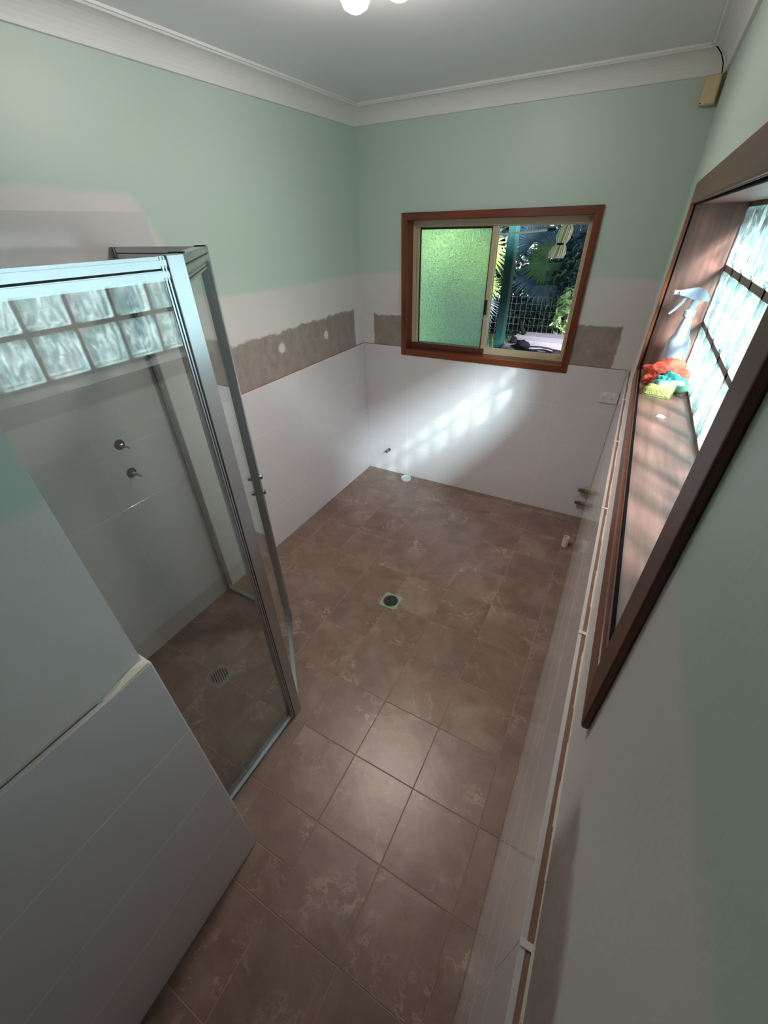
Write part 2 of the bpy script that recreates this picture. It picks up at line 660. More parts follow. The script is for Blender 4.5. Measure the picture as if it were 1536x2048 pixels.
def wall_tile(parent, axis, face, a0, a1, z0, z1, thick, sign):
    """axis 'x': plane at constant x, spans y; axis 'y': plane at constant y, spans x. face = visible plane"""
    g = 0.0016 if parent is wall_front else 0.0009
    a0, a1, z0, z1 = a0 + g, a1 - g, z0 + g, z1 - g
    key = (axis, sign, round(a1 - a0, 3), round(z1 - z0, 3), thick)
    if axis == 'x':
        c = Vector((face - sign * thick / 2, (a0 + a1) / 2, (z0 + z1) / 2))
        h = (thick / 2, (a1 - a0) / 2, (z1 - z0) / 2)
    else:
        c = Vector(((a0 + a1) / 2, face - sign * thick / 2, (z0 + z1) / 2))
        h = ((a1 - a0) / 2, thick / 2, (z1 - z0) / 2)
    if key not in TM:
        bm = bmesh.new()
        add_box(bm, [-v for v in h], h)
        bevel(bm, 0.0006)
        o = obj('wall_tile', bm, M['wall_tile'], parent, c)
        TM[key] = o.data
    else:
        o = bpy.data.objects.new('wall_tile', TM[key])
        C.objects.link(o)
        o.parent = parent
        o.location = c
    return o


def cuts(a, b, first, pitch):
    v = [a]
    t = first
    while t < b - 1e-4:
        if t > a + 1e-4:
            v.append(t)
        t += pitch
    v.append(b)
    return v


rows = [0.0, 0.31, 0.61, 0.91, HT]
# end wall
for z0, z1 in zip(rows, rows[1:]):
    xs = cuts(0.0, 2.0407, 0.42, 0.6)
    for x0, x1 in zip(xs, xs[1:]):
        if z1 > 1.152 and x1 > 0.36 and x0 < 1.667:
            # the top row is cut around the window architrave
            pieces = [(max(x0, 0.0), min(x1, 0.36), z0, z1), (max(x0, 0.36), min(x1, 1.667), z0, 1.150), (max(x0, 1.667), x1, z0, z1)]
            for p in pieces:
                if p[1] - p[0] > 0.02:
                    wall_tile(wall_back, 'y', 0.0, *p, 0.011, -1)
        else:
            wall_tile(wall_back, 'y', 0.0, x0, x1, z0, z1, 0.011, -1)
# left wall: low tiling, then the tall shower tiling 1 cm prouder
SY = -1.762
for z0, z1 in zip(rows, rows[1:]):
    ys = cuts(SY, 0.0, -1.53, 0.6)
    for y0, y1 in zip(ys, ys[1:]):
        wall_tile(wall_left, 'x', 0.0, y0, y1, z0, z1, 0.011, 1)
rows_s = [0.0, 0.31, 0.61, 0.91, 1.21, 1.51, 1.81, 2.108]
for z0, z1 in zip(rows_s, rows_s[1:]):
    ys = cuts(-2.945, SY, -2.36, 0.6)
    for y0, y1 in zip(ys, ys[1:]):
        wall_tile(wall_left, 'x', 0.003, y0, y1, z0, z1, 0.014, 1)
# right wall
for z0, z1 in zip(rows, rows[1:]):
    ys = cuts(YB, 0.0, -4.194, 0.6)
    for y0, y1 in zip(ys, ys[1:]):
        wall_tile(wall_right, 'x', 2.0407, y0, y1, z0, z1, 0.0085, -1)
# return wall, room face and shower face
rows_n = [0.0, 0.302, 0.604, 0.903, HT]
for z0, z1 in zip(rows_n, rows_n[1:]):
    ys = cuts(YB, -2.947, -4.147, 0.6)
    for y0, y1 in zip(ys, ys[1:]):
        wall_tile(wall_front, 'x', 1.175, y0, y1, z0, z1, 0.0095, 1)
for z0, z1 in zip(rows_s, rows_s[1:]):
    xs = cuts(0.003, 1.172 if z1 < 1.22 else 0.99, 0.575, 0.6)
    for x0, x1 in zip(xs, xs[1:]):
        wall_tile(wall_front, 'y', -2.945, x0, x1, z0, z1, 0.0098, 1)

# brown adhesive bed that shows behind the top edge of the tiles, pale bead of grout on the plaster edge
bm = bmesh.new()
add_box(bm, (2.0492, YB, 0.9), (2.0598, -0.0, 1.2085))
obj('adhesive_edge', bm, M['adhesive'], wall_right)
bm = bmesh.new()
for i in range(60):
    y0 = YB + i * (-YB / 60)
    y1 = YB + (i + 1) * (-YB / 60)
    wv = 0.0028 + 0.0012 * math.sin(i * 1.7)
    add_box(bm, (2.0600 - wv, y0, 1.206), (2.0605, y1, 1.2125 + 0.001 * math.sin(i * 2.3)))
obj('plaster_bead', bm, M['plaster'], wall_right)
bm = bmesh.new()
for y in (-0.594, -1.194, -1.794, -2.394, -2.994, -3.594):
    add_box(bm, (2.0405, y - 0.0045, 1.2045), (2.058, y + 0.0045, 1.2112))
obj('grout_blob', bm, M['white_grout'], wall_right)
bm = bmesh.new()
add_box(bm, (1.1545, YB, 0.9), (1.1655, -3.03, 1.2045))
obj('adhesive_edge', bm, M['adhesive'], wall_front)
bm = bmesh.new()
add_box(bm, (1.148, YB, 1.2145), (1.1568, -3.07, 1.2195))
# lump of plaster where the two faces meet
pts = [(1.150, -3.075, 0.004), (1.1722, -3.05, 0.006), (1.1735, -3.0, 0.010), (1.1735, -2.952, 0.013), (1.150, -2.948, 0.016)]
bot = [bm.verts.new((x, y, 1.196)) for x, y, h in pts]
top = [bm.verts.new((x, y, 1.203 + h)) for x, y, h in pts]
cen = bm.verts.new((1.158, -2.99, 1.222))
for i in range(5):
    bm.faces.new((bot[i], bot[(i + 1) % 5], top[(i + 1) % 5], top[i]))
    bm.faces.new((top[i], top[(i + 1) % 5], cen))
bm.faces.new(bot[::-1])
obj('plaster_lump', bm, M['plaster'], wall_front)
for par, lo, hi in ((wall_left, (-0.0119, -1.760, HT - .0005), (-0.004, 0.0, HT + .0012)), (wall_back, (0.0, 0.004, HT - .0005), (0.359, 0.0119, HT + .0012)), (wall_back, (1.668, 0.004, HT - .0005), (2.04, 0.0119, HT + .0012))):
    bm = bmesh.new()
    add_box(bm, lo, hi)
    obj('adhesive_edge', bm, M['adhesive'], par)
# grout sheets behind the tile joints
for par, lo, hi in ((wall_left, (-0.0115, -1.76, 0), (-0.0006, 0, HT - .002)), (wall_back, (0.0, 0.0006, 0), (2.04, 0.0115, 1.148)),
                    (wall_left, (-0.0115, -2.945, 0), (0.0024, SY - 0.001, 2.106)), (wall_right, (2.0413, YB, 0), (2.0495, 0, HT - .002)),
                    (wall_front, (1.160, YB, 0), (1.1744, -2.948, HT - .004))):
    bm = bmesh.new()
    add_box(bm, lo, hi)
    obj('grout', bm, M['white_grout'], par)

# ---- floor tiles
xl = [0.0] + [0.1545 + 0.3 * i for i in range(7)] + [2.0407]
yl = [0.0] + [-0.0742 - 0.3 * j for j in range(15)] + [YB]
FT = {}
for x0, x1 in zip(xl, xl[1:]):
    for y0, y1 in zip(yl, yl[1:]):          # y0 > y1
        parts = [(x0, x1, y1, y0)]
        if y1 < -2.945 and x0 < 1.175:
            parts = []
            if y0 > -2.945:
                parts.append((x0, x1, -2.945, y0))
            if x1 > 1.175:
                parts.append((1.175, x1, y1, min(y0, -2.945)))
        for a, b, c, d in parts:
            a, b, c, d = a + 0.0015, b - 0.0015, c + 0.0015, d - 0.0015
            if b - a < 0.01 or d - c < 0.01:
                continue
            key = (round(b - a, 3), round(d - c, 3))
            z = -0.005 + random.uniform(-0.0004, 0.0004)
            if key not in FT:
                bm = bmesh.new()
                add_box(bm, (-(b - a) / 2, -(d - c) / 2, -0.005), ((b - a) / 2, (d - c) / 2, 0.005))
                bevel(bm, 0.0012)
                o = obj('floor_tile', bm, M['floor_tile'], floor)
                FT[key] = o.data
            else:
                o = bpy.data.objects.new('floor_tile', FT[key])
                C.objects.link(o)
                o.parent = floor
            o.location = ((a + b) / 2, (c + d) / 2, z)


# ---- cornices: cove profile swept along each wall
def cove(name, p0, p1, nrm, label):
    """p0,p1 on the wall plane at ceiling height, nrm = unit vector into the room; mitred ends"""
    prof = [(0.0, -0.095), (0.006, -0.095)]
    for i in range(9):
        t = i / 8 * math.pi / 2
        prof.append((0.096 - 0.078 * math.cos(t) - 0.006, -0.016 - 0.078 * (1 - math.sin(t)) + 0.0))
    prof += [(0.094, -0.010), (0.102, -0.010), (0.102, 0.0), (0.0, 0.0)]
    d = (Vector(p1) - Vector(p0)).normalized()
    bm = bmesh.new()
    R = []
    for p, s_ in ((p0, 1), (p1, -1)):
        R.append([bm.verts.new(Vector(p) + Vector(nrm) * u + Vector((0, 0, v)) + d * s_ * u) for u, v in prof])
    n = len(prof)
    for i in range(n):
        bm.faces.new((R[0][i], R[0][(i + 1) % n], R[1][(i + 1) % n], R[1][i]))
    bm.faces.new(R[0][::-1])
    bm.faces.new(R[1])
    o = obj(name, bm, M['cornice'])
    tag(o, label, 'cornice', kind='structure')
    return o


cove('trim_1', (-0.012, YB, ZC - .0005), (-0.012, 0.012, ZC - .0005), (1, 0, 0), 'white coved cornice along the left wall')
cove('trim_2', (-0.012, 0.012, ZC - .0005), (XR, 0.012, ZC - .0005), (0, -1, 0), 'white coved cornice over the sliding window wall')
cove('trim_3', (XR, YB, ZC - .0005), (XR, 0.012, ZC - .0005), (-1, 0, 0), 'white coved cornice over the glass block window wall')


# ---------------------------------------------------------------- sliding window in the end wall
def mitred(parent, plane, rect_o, rect_i, d0, d1, mats, name='architrave', bev=0.0):
    """four mitred boards. plane 'y': rect=(x0,x1,z0,z1), depth in y; plane 'x': rect=(y0,y1,z0,z1), depth in x"""
    (a0, a1, z0, z1), (b0, b1, w0, w1) = rect_o, rect_i
    O = [(a0, z0), (a1, z0), (a1, z1), (a0, z1)]
    I = [(b0, w0), (b1, w0), (b1, w1), (b0, w1)]
    out = []
    for i in range(4):
        j = (i + 1) % 4
        bm = bmesh.new()
        P = lambda q, d: (q[0], d, q[1]) if plane == 'y' else (d, q[0], q[1])
        quad = [O[i], O[j], I[j], I[i]]
        f = [bm.verts.new(P(q, d0)) for q in quad]
        b = [bm.verts.new(P(q, d1)) for q in quad]
        bm.faces.new(f)
        bm.faces.new(b[::-1])
        for q in range(4):
            bm.faces.new((f[q], b[q], b[(q + 1) % 4], f[(q + 1) % 4]))
        if bev:
            bevel(bm, bev, 2)
        out.append(obj(name, bm, mats[i % len(mats)], parent))
    return out


win = tag(empty('window_1'), 'sliding window with red timber surround and cream frame on the end wall', 'window', kind='structure')
mitred(win, 'y', (0.360, 1.667, 1.152, 2.107), (WX0, WX1, WZ0, WZ1), -0.010, 0.0119, (M['jarrah_x'], M['jarrah_z']), bev=0.003)
# reveal lining
for lo, hi, mt in (((WX0 - .0119, 0.0122, WZ0 - .0119), (WX0, 0.149, WZ1 + .0119), 'jarrah_z'), ((WX1, 0.0122, WZ0 - .0119), (WX1 + .0119, 0.149, WZ1 + .0119), 'jarrah_z'),
                   ((WX0, 0.0122, WZ0 - .0119), (WX1, 0.149, WZ0), 'jarrah_x'), ((WX0, 0.0122, WZ1), (WX1, 0.149, WZ1 + .0119), 'jarrah_x')):
    box('reveal_lining', lo, hi, M[mt], win)
# cream outer frame
fy0, fy1 = 0.098, 0.148
mitred(win, 'y', (WX0, WX1, WZ0, WZ1), (0.432, 1.594, 1.237, 2.022), fy0, fy1, (M['cream'], M['cream']), name='window_frame', bev=0.0015)
mitred(win, 'y', (0.432, 1.594, 1.237, 2.022), (0.438, 1.588, 1.243, 2.016), fy0 + .012, fy0 + .020, (M['cream'], M['cream']), name='track_lip')
# sliding sash (left half)
sash = []
SX0, SX1, SZ0, SZ1 = 0.440, 1.030, 1.216, 2.018
box('sash_stile', (SX1 - 0.034, fy0 + .001, SZ0 + .012), (SX1, fy0 + 0.024, SZ1), M['cream'], win, 0.002)
box('sash_stile', (SX1 - 0.030, fy0 + .028, SZ0 + .012), (SX1 + .004, fy0 + 0.046, SZ1), M['cream'], win, 0.002)
box('sash_stile', (SX0, fy0 + .002, SZ0 + .012), (SX0 + 0.020, fy0 + 0.022, SZ1), M['cream'], win, 0.002)
tag(box('sash_rail', (WX0 + .004, fy0 - .016, WZ0 + .0005), (SX1 - .004, fy0 + 0.030, 1.236), M['reddark_x'], win, 0.002), 'dark brown bottom rail')
box('sash_rail', (SX0, fy0 + .004, 2.006), (SX1 - .02, fy0 + 0.022, 2.018), M['black_frame'], win)
box('glazing_seal', (SX0 + .020, fy0 + .003, 1.236), (SX0 + .026, fy0 + .020, 2.006), M['black_frame'], win)
box('glazing_seal', (SX1 - .040, fy0 + .003, 1.236), (SX1 - .034, fy0 + .020, 2.006), M['black_frame'], win)
box('window_pane', (SX0 + .026, fy0 + .009, 1.236), (SX1 - .040, fy0 + .013, 2.006), M['frosted'], win)
lt = box('latch', (SX1 - .037, fy0 - .012, 1.475), (SX1 - .015, fy0 + .001, 1.575), M['black_frame'], win, 0.003)

# ---------------------------------------------------------------- glass block window in the right wall
gw = tag(empty('window_2'), 'deep timber lined window of rippled glass blocks in the right wall', 'window', kind='structure')
XF = 2.048
mitred(gw, 'x', (-2.752, -0.812, 1.381, 2.146), (-2.683, -0.881, 1.450, 2.079), XF, XR - .0003, (M['jarrah_y'], M['jarrah_z'], M['reddark_y'], M['reddark_z']), bev=0.003)
XG = 2.232
LP = [((XR - .004, RY1, RZ0 - .019), (2.339, RY1 + .0138, RZ1 + .0138), 'sill_z'),
      ((XR - .004, RY0 - .0138, RZ0 - .019), (2.339, RY0, RZ1 + .0138), 'sill_z'),
      ((XR - .004, RY0, RZ1), (2.339, RY1, RZ1 + .0138), 'sill_y')]
for lo, hi, mt in LP:
    box('reveal_lining', lo, hi, M[mt], gw)
box('window_sill', (XR - .003, RY0, RZ0 - .019), (2.339, RY1, RZ0 + .003), M['sill_y'], gw, 0.002)
for lo, hi in (((2.0602, RY0, RZ0 + .0031), (2.0665, RY1, RZ0 + .008)), ((2.0602, RY0, RZ1 - .005), (2.0665, RY1, RZ1)), ((2.0602, RY1 - .005, RZ0 + .008), (2.0665, RY1, RZ1 - .005))):  # black strips paint the shadow line between architrave and lining
    box('shadow_strip', lo, hi, M['dark'], gw)
# blocks: 3 courses of 9
BP, BW = 0.2022, 0.181
ZB = RZ0 + 0.008
ZP = (RZ1 - 0.004 - ZB) / 3
proto = None
mort = bmesh.new()
for r in range(3):
    for c in range(9):
        yc = RY1 - 0.0 - BP * (c + 0.5)
        zc = ZB + ZP * (r + 0.5)
        if proto is None:
            bm = bmesh.new()
            n = 12
            hy, hz = BW / 2, ZP / 2 - 0.0115
            for side, x in ((0, 0.0), (1, 0.078)):
                grid = []
                for i in range(n + 1):
                    row = []
                    for j in range(n + 1):
                        u, v = i / n * 2 - 1, j / n * 2 - 1
                        edge = max(abs(u), abs(v))
                        h = noise.noise(Vector((u * 1.6 + side * 5, v * 3.2, 3.1))) * 0.004 * (1 - edge ** 6) - 0.003 * (edge > 0.99)
                        row.append(bm.verts.new((x - h if side == 0 else x + h, u * hy, v * hz)))
                    grid.append(row)
                for i in range(n):
                    for j in range(n):
                        f = bm.faces.new((grid[i][j], grid[i + 1][j], grid[i + 1][j + 1], grid[i][j + 1]))
                        f.material_index = 0
                        f.smooth = True
                if side == 0:
                    g0 = grid
            for a, b in (((0, 0), (n, 0)), ((n, 0), (n, n)), ((n, n), (0, n)), ((0, n), (0, 0))):
                q = [g0[a[0]][a[1]], g0[b[0]][b[1]], grid[b[0]][b[1]], grid[a[0]][a[1]]]
                f = bm.faces.new(q)
                f.material_index = 1
            proto = obj('glass_block', bm, [M['block_face'], M['block_side']], gw, recalc=False)
            proto.location = (XG, yc, zc)
        else:
            o = proto.copy()
            C.objects.link(o)
            o.parent = gw
            o.location = (XG, yc, zc)
for k_ in range(10):
    y = RY1 - BP * k_
    if k_ in (0, 9):
        w0, w1 = (y - 0.0105, y - 0.0002) if k_ == 0 else (y + 0.0002, y + 0.0105)
    else:
        w0, w1 = y - 0.0105, y + 0.0105
    add_box(mort, (XG + 0.006, w0, ZB - .002), (XG + 0.016, w1, RZ1 - .001))
for r in range(4):
    z = ZB + ZP * r
    add_box(mort, (XG + 0.006, RY1 - BP * 9 + .0005, max(RZ0 + .0035, z - 0.0112)), (XG + 0.0155, RY1 - 0.0005, min(RZ1 - .0005, z + 0.0112)))
obj('mortar', mort, M['mortar'], gw)

# ---------------------------------------------------------------- shower screen
scr = tag(empty('shower_screen'), 'aluminium framed glass corner shower screen with diagonal door', 'shower screen')
H = 1.99
PA = Vector((0.004, -1.962, 0))
PB = Vector((0.534, -1.966, 0))
PC = Vector((0.972, -2.428, 0))
PD = Vector((0.972, -2.944, 0))


def bar(bm, p, q, width, z0, z1, off=0.0):
    """upright slab from p to q, given width across"""
    d = (q - p)
    d.z = 0
    d.normalize()
    nv = Vector((-d.y, d.x, 0))
    vs = []
    for z in (z0, z1):
        for s_, e in ((1, p), (1, q), (-1, q), (-1, p)):
            vs.append(bm.verts.new((e + nv * (s_ * width / 2 + off)) * 1.0 + Vector((0, 0, z))))
    bm.faces.new(vs[3::-1])
    bm.faces.new(vs[4:])
    for i in range(4):
        bm.faces.new((vs[i], vs[(i + 1) % 4], vs[4 + (i + 1) % 4], vs[4 + i]))


def ribbed(name, p, q, width, z0, z1, parent, bev=0.0015):
    """extruded profile: a body with two shallow ribs on each face"""
    bm = bmesh.new()
    bar(bm, p, q, width, z0, z1)
    d = (q - p)
    L = d.length
    d = d / L
    if z1 - z0 > L:      # upright: ribs run vertically
        for t in (0.12, 0.62):
            bar(bm, p + d * L * t, p + d * L * (t + 0.26), width + 0.005, z0 + .001, z1 - .001)
    else:
        for t in (0.14, 0.62):
            bar(bm, p + d * 0.001, q - d * 0.001, width + 0.005, z0 + (z1 - z0) * t, z0 + (z1 - z0) * (t + 0.24))
    o = obj(name, bm, M['alu'], parent)
    bm = bmesh.new()
    if z1 - z0 > L:
        bar(bm, p + d * L * 0.46, p + d * L * 0.54, width + 0.0016, z0 + .002, z1 - .002)
    else:
        bar(bm, p + d * 0.001, q - d * 0.001, width + 0.0016, z0 + (z1 - z0) * 0.43, z0 + (z1 - z0) * 0.52)
    obj('groove', bm, M['black_frame'], parent)
    return o


def panel(p, q, frame_a, frame_b, top=0.046, parent=scr, lean=0.0):
    d = (q - p).normalized()
    g0, g1 = p + d * frame_a, q - d * frame_b
    bm = bmesh.new()
    bar(bm, g0 - d * .004, g1 + d * .004, 0.005, 0.016, H - top + .004)
    # the pane sits half a degree out of plumb in its channel
    for v in bm.verts:
        v.co += Vector((-d.y, d.x, 0)) * (v.co.z - 1.0) * lean
    return obj('glass_panel', bm, M['screen_glass'], parent)


dAB = (PB - PA).normalized()
dBC = (PC - PB).normalized()
dCD = (PD - PC).normalized()
# fixed panel by the left wall
ribbed('wall_channel', PA, PA + dAB * 0.034, 0.024, 0, H, scr)
ribbed('top_rail', PA + dAB * 0.034, PB, 0.022, H - 0.042, H, scr)
ribbed('bottom_rail', PA + dAB * 0.034, PB, 0.020, 0.001, 0.022, scr)
panel(PA, PB, 0.034, 0.022, 0.042)
ribbed('frame_post', PB - dAB * 0.030, PB + dBC * 0.000, 0.032, 0.001, H + .001, scr)
# fixed panel by the return wall
ribbed('wall_channel', PD - dCD * 0.030, PD, 0.024, 0, H, scr)
ribbed('top_rail', PC + dCD * 0.034, PD - dCD * 0.030, 0.022, H - 0.048, H, scr)
ribbed('bottom_rail', PC + dCD * 0.034, PD - dCD * 0.030, 0.012, 0.001, 0.016, scr)
panel(PC, PD, 0.05, 0.03, 0.048, lean=0.0095)
ribbed('frame_post', PC + dCD * 0.035, PC + dCD * 0.052, 0.020, 0.001, H + .001, scr)
# corner posts
bm = bmesh.new()
add_box(bm, (0.958, -2.462, 0.001), (0.989, -2.414, H + .003))
bevel(bm, 0.002, 2)
obj('corner_post', bm, M['alu'], scr)
bm = bmesh.new()
bar(bm, PB + Vector((-0.006, -0.004, 0)), PB + Vector((0.020, 0.004, 0)), 0.024, 0.001, H + .002)
bevel(bm, 0.002, 2)
obj('corner_post', bm, M['alu'], scr)
# header over the door
ribbed('header_rail', PB + dBC * 0.01, PC - dBC * 0.004, 0.034, H - 0.040, H + .001, scr)
ribbed('threshold_rail', PB + dBC * 0.01, PC - dBC * 0.004, 0.024, 0.001, 0.012, scr)
for p in (PC + Vector((-0.05, 0.05, 0)), PB + Vector((0.03, -0.028, 0))):
    bm = bmesh.new()
    bar(bm, p, p + dBC * 0.03, 0.036, H + .001, H + .005)
    obj('end_cap', bm, M['black_frame'], scr)
# diagonal door
door = empty('door', (PB + dBC * 0.03))
door.parent = scr
o0 = Vector(door.location)


def dp(t):
    return PB + dBC * t - o0


LD = (PC - PB).length
bmd = ribbed('door_stile', dp(0.022), dp(0.060), 0.036, 0.014, H - 0.044, door)
ribbed('door_stile', dp(LD - 0.045), dp(LD - 0.022), 0.022, 0.014, H - 0.044, door)
ribbed('door_rail', dp(0.052), dp(LD - 0.045), 0.020, 0.014, 0.034, door)
ribbed('door_rail', dp(0.052), dp(LD - 0.045), 0.020, H - 0.064, H - 0.044, door)
bm = bmesh.new()
bar(bm, dp(0.050), dp(LD - 0.043), 0.005, 0.030, H - 0.062)
obj('door_glass', bm, M['screen_glass'], door)
nv = Vector((-dBC.y, dBC.x, 0))
for z in (1.050, 0.965):
    bm = bmesh.new()
    c = dp(0.039) + Vector((0, 0, z))
    for s_ in (1, -1):
        add_lathe(bm, [(0.0, 0.014), (0.010, 0.014), (0.010, 0.022), (0.0115, 0.024), (0.0115, 0.034), (0.009, 0.036), (0.0, 0.036)], c, nv * s_, 16)
    obj('door_knob', bm, M['chrome'], door, smooth=False)
# small fixing screws on the wall channel
for z in (0.05, 1.0, 1.93):
    bm = bmesh.new()
    add_lathe(bm, [(0.0, 0.0), (0.004, 0.0), (0.004, 0.004), (0.0, 0.005)], (0.022, -1.9765, z), (0, -1, 0), 8)
    obj('fixing_screw', bm, M['dark'], scr)


# ---------------------------------------------------------------- floor wastes
def waste(name, cx, cy_, size, rot, label, plate, zoff=0.0):
    t = empty(name, (cx, cy_, zoff))
    tag(t, label, 'floor drain', 'square floor wastes with round slotted grates')
    h, R = size / 2, size * 0.42
    bm = bmesh.new()
    n = 32
    outer, inner, low = [], [], []
    for i in range(n):
        a = 2 * math.pi * (i + 0.5) / n
        c_, s_ = math.cos(a), math.sin(a)
        k_ = h / max(abs(c_), abs(s_))
        outer.append(bm.verts.new((c_ * k_, s_ * k_, 0.0025)))
        inner.append(bm.verts.new((c_ * R, s_ * R, 0.0025)))
        low.append(bm.verts.new((c_ * R, s_ * R, -0.0015)))
    ob = [bm.verts.new((v.co.x, v.co.y, -0.0015)) for v in outer]
    for i in range(n):
        j = (i + 1) % n
        bm.faces.new((outer[i], outer[j], inner[j], inner[i]))
        bm.faces.new((inner[i], inner[j], low[j], low[i]))
        bm.faces.new((outer[j], outer[i], ob[i], ob[j]))
    obj('grate_plate', bm, plate, t)
    bm = bmesh.new()
    add_lathe(bm, [(R * 0.98, -0.001), (R * 0.98, 0.0032), (R * 0.86, 0.0036), (R * 0.84, 0.0030), (R * 0.84, -0.001)], (0, 0, 0), seg=28)
    # bars between the slots
    ca, sa = math.cos(rot), math.sin(rot)
    nb = 7
    pitch = 2 * R * 0.84 / nb
    for i in range(nb + 1):
        v = -R * 0.84 + pitch * i
        half = math.sqrt(max(0, (R * 0.85) ** 2 - v * v))
        if half < 0.004:
            continue
        w_ = pitch * 0.27
        q = [(-half, v - w_), (half, v - w_), (half, v + w_), (-half, v + w_)]
        q = [(x * ca - y * sa, x * sa + y * ca) for x, y in q]
        b0 = [bm.verts.new((x, y, -0.001)) for x, y in q]
        b1 = [bm.verts.new((x, y, 0.0029)) for x, y in q]
        bm.faces.new(b1)
        for e in range(4):
            bm.faces.new((b0[e], b0[(e + 1) % 4], b1[(e + 1) % 4], b1[e]))
    obj('slotted_grate', bm, M['chrome'], t)
    bm = bmesh.new()
    add_lathe(bm, [(0.0, 0.0008), (R * 0.9, 0.0008), (R * 0.9, -0.0005), (0.0, -0.0005)], (0, 0, 0), seg=28)
    obj('drain_well', bm, M['dark'], t)
    return t


M['drain_plate'] = simple('greenish filmed drain plate', srgb(150, 172, 160), 0.35, 0.3, namt=0.08)
M['drain_plate2'] = simple('satin drain plate', srgb(150, 150, 146), 0.3, 0.8, namt=0.08)
waste('floor_drain', 1.055, -1.548, 0.122, 0.05, 'square drain with a pale green plate in the middle of the open floor', M['drain_plate'])
waste('floor_drain', 0.466, -2.478, 0.122, -0.45, 'square steel drain inside the glass shower', M['drain_plate2'])

# ---------------------------------------------------------------- pipes and rough-in fittings
t = tag(empty('soil_pipe', (0.45, -0.078, 0)), 'short wide white pipe stub for the toilet at the end wall', 'pipe')
bm = bmesh.new()
add_lathe(bm, [(0.048, 0.0), (0.048, 0.020), (0.043, 0.020), (0.043, 0.004)], (0, 0, 0), seg=36)
obj('pipe_wall', bm, M['pvc'], t, smooth=False)
bm = bmesh.new()
add_lathe(bm, [(0.0, 0.004), (0.0432, 0.004), (0.0432, 0.001), (0.0, 0.001)], (0, 0, 0), seg=36)
obj('pipe_bore', bm, simple('pale pipe cap', srgb(176, 190, 198), 0.4), t)

t = tag(empty('waste_pipe', (1.975, -0.44, 0)), 'slim upright white pipe stub near the right wall', 'pipe')
bm = bmesh.new()
add_lathe(bm, [(0.021, 0.0), (0.021, 0.085), (0.017, 0.085), (0.017, 0.01)], (0, 0, 0), seg=24)
obj('pipe_wall', bm, M['pvc'], t)
bm = bmesh.new()
add_lathe(bm, [(0.0, 0.012), (0.0172, 0.012), (0.0172, 0.009), (0.0, 0.009)], (0, 0, 0), seg=24)
obj('pipe_bore', bm, M['dark'], t)


def spindle(z, label, mt):
    t = tag(empty('shower_tap_spindle', (0.003, -2.255, z)), label, 'tap', 'bare tap spindles in the shower wall')
    bm = bmesh.new()
    add_lathe(bm, [(0.0, 0.0008), (0.025, 0.0008), (0.025, 0.0), (0.0, 0.0)], (0, 0, 0), (1, 0, 0), 20)
    obj('wall_hole', bm, M['dark'], t)
    bm = bmesh.new()
    add_lathe(bm, [(0.011, 0.0), (0.011, 0.012), (0.010, 0.014), (0.010, 0.022), (0.007, 0.024), (0.0, 0.024)], (0, 0, 0), (1, 0, 0), 6)
    obj('gland_nut', bm, M['chrome'], t)
    bm = bmesh.new()
    add_lathe(bm, [(0.0055, 0.022), (0.0055, 0.052), (0.0045, 0.053), (0.0045, 0.076), (0.0, 0.077)], (0, 0, 0), (1, 0, 0), 12)
    obj('stem', bm, mt, t)


spindle(1.222, 'upper bare brass tap spindle sticking out of the shower wall', M['brass'])
spindle(1.072, 'lower bare grey tap spindle sticking out of the shower wall', M['chrome'])

t = tag(empty('cistern_tap', (0.228, 0.0, 0.238)), 'capped water point poking from the end wall above the soil pipe', 'tap')
bm = bmesh.new()
add_lathe(bm, [(0.0, 0.0), (0.016, 0.0), (0.016, 0.004), (0.010, 0.006), (0.010, 0.030), (0.0, 0.030)], (0, 0, 0), (0, -1, 0), 14)
obj('body', bm, M['chrome'], t)
bm = bmesh.new()
add_lathe(bm, [(0.0, 0.026), (0.014, 0.026), (0.014, 0.040), (0.011, 0.046), (0.011, 0.060), (0.0, 0.061)], (0, 0, 0), (0, -1, 0), 8)
obj('end_cap', bm, M['chrome'], t)

for z, y, lab in ((0.278, -0.040, 'upper of two capped water points low on the right wall'), (0.158, -0.036, 'lower of two capped water points low on the right wall')):
    t = tag(empty('capped_water_point', (2.0407, y, z)), lab, 'tap', 'capped water points for the vanity')
    bm = bmesh.new()
    add_lathe(bm, [(0.0, 0.0), (0.015, 0.0), (0.015, 0.016), (0.018, 0.017), (0.018, 0.028), (0.012, 0.029), (0.012, 0.040)], (0, 0, 0), (-1, 0, 0), 10)
    obj('body', bm, M['brass'], t)
    bm = bmesh.new()
    add_lathe(bm, [(0.0, 0.034), (0.0175, 0.034), (0.0175, 0.060), (0.013, 0.062), (0.013, 0.078), (0.008, 0.083), (0.0, 0.083)], (0, 0, 0), (-1, 0, 0), 8)
    obj('end_cap', bm, M['chrome'], t)

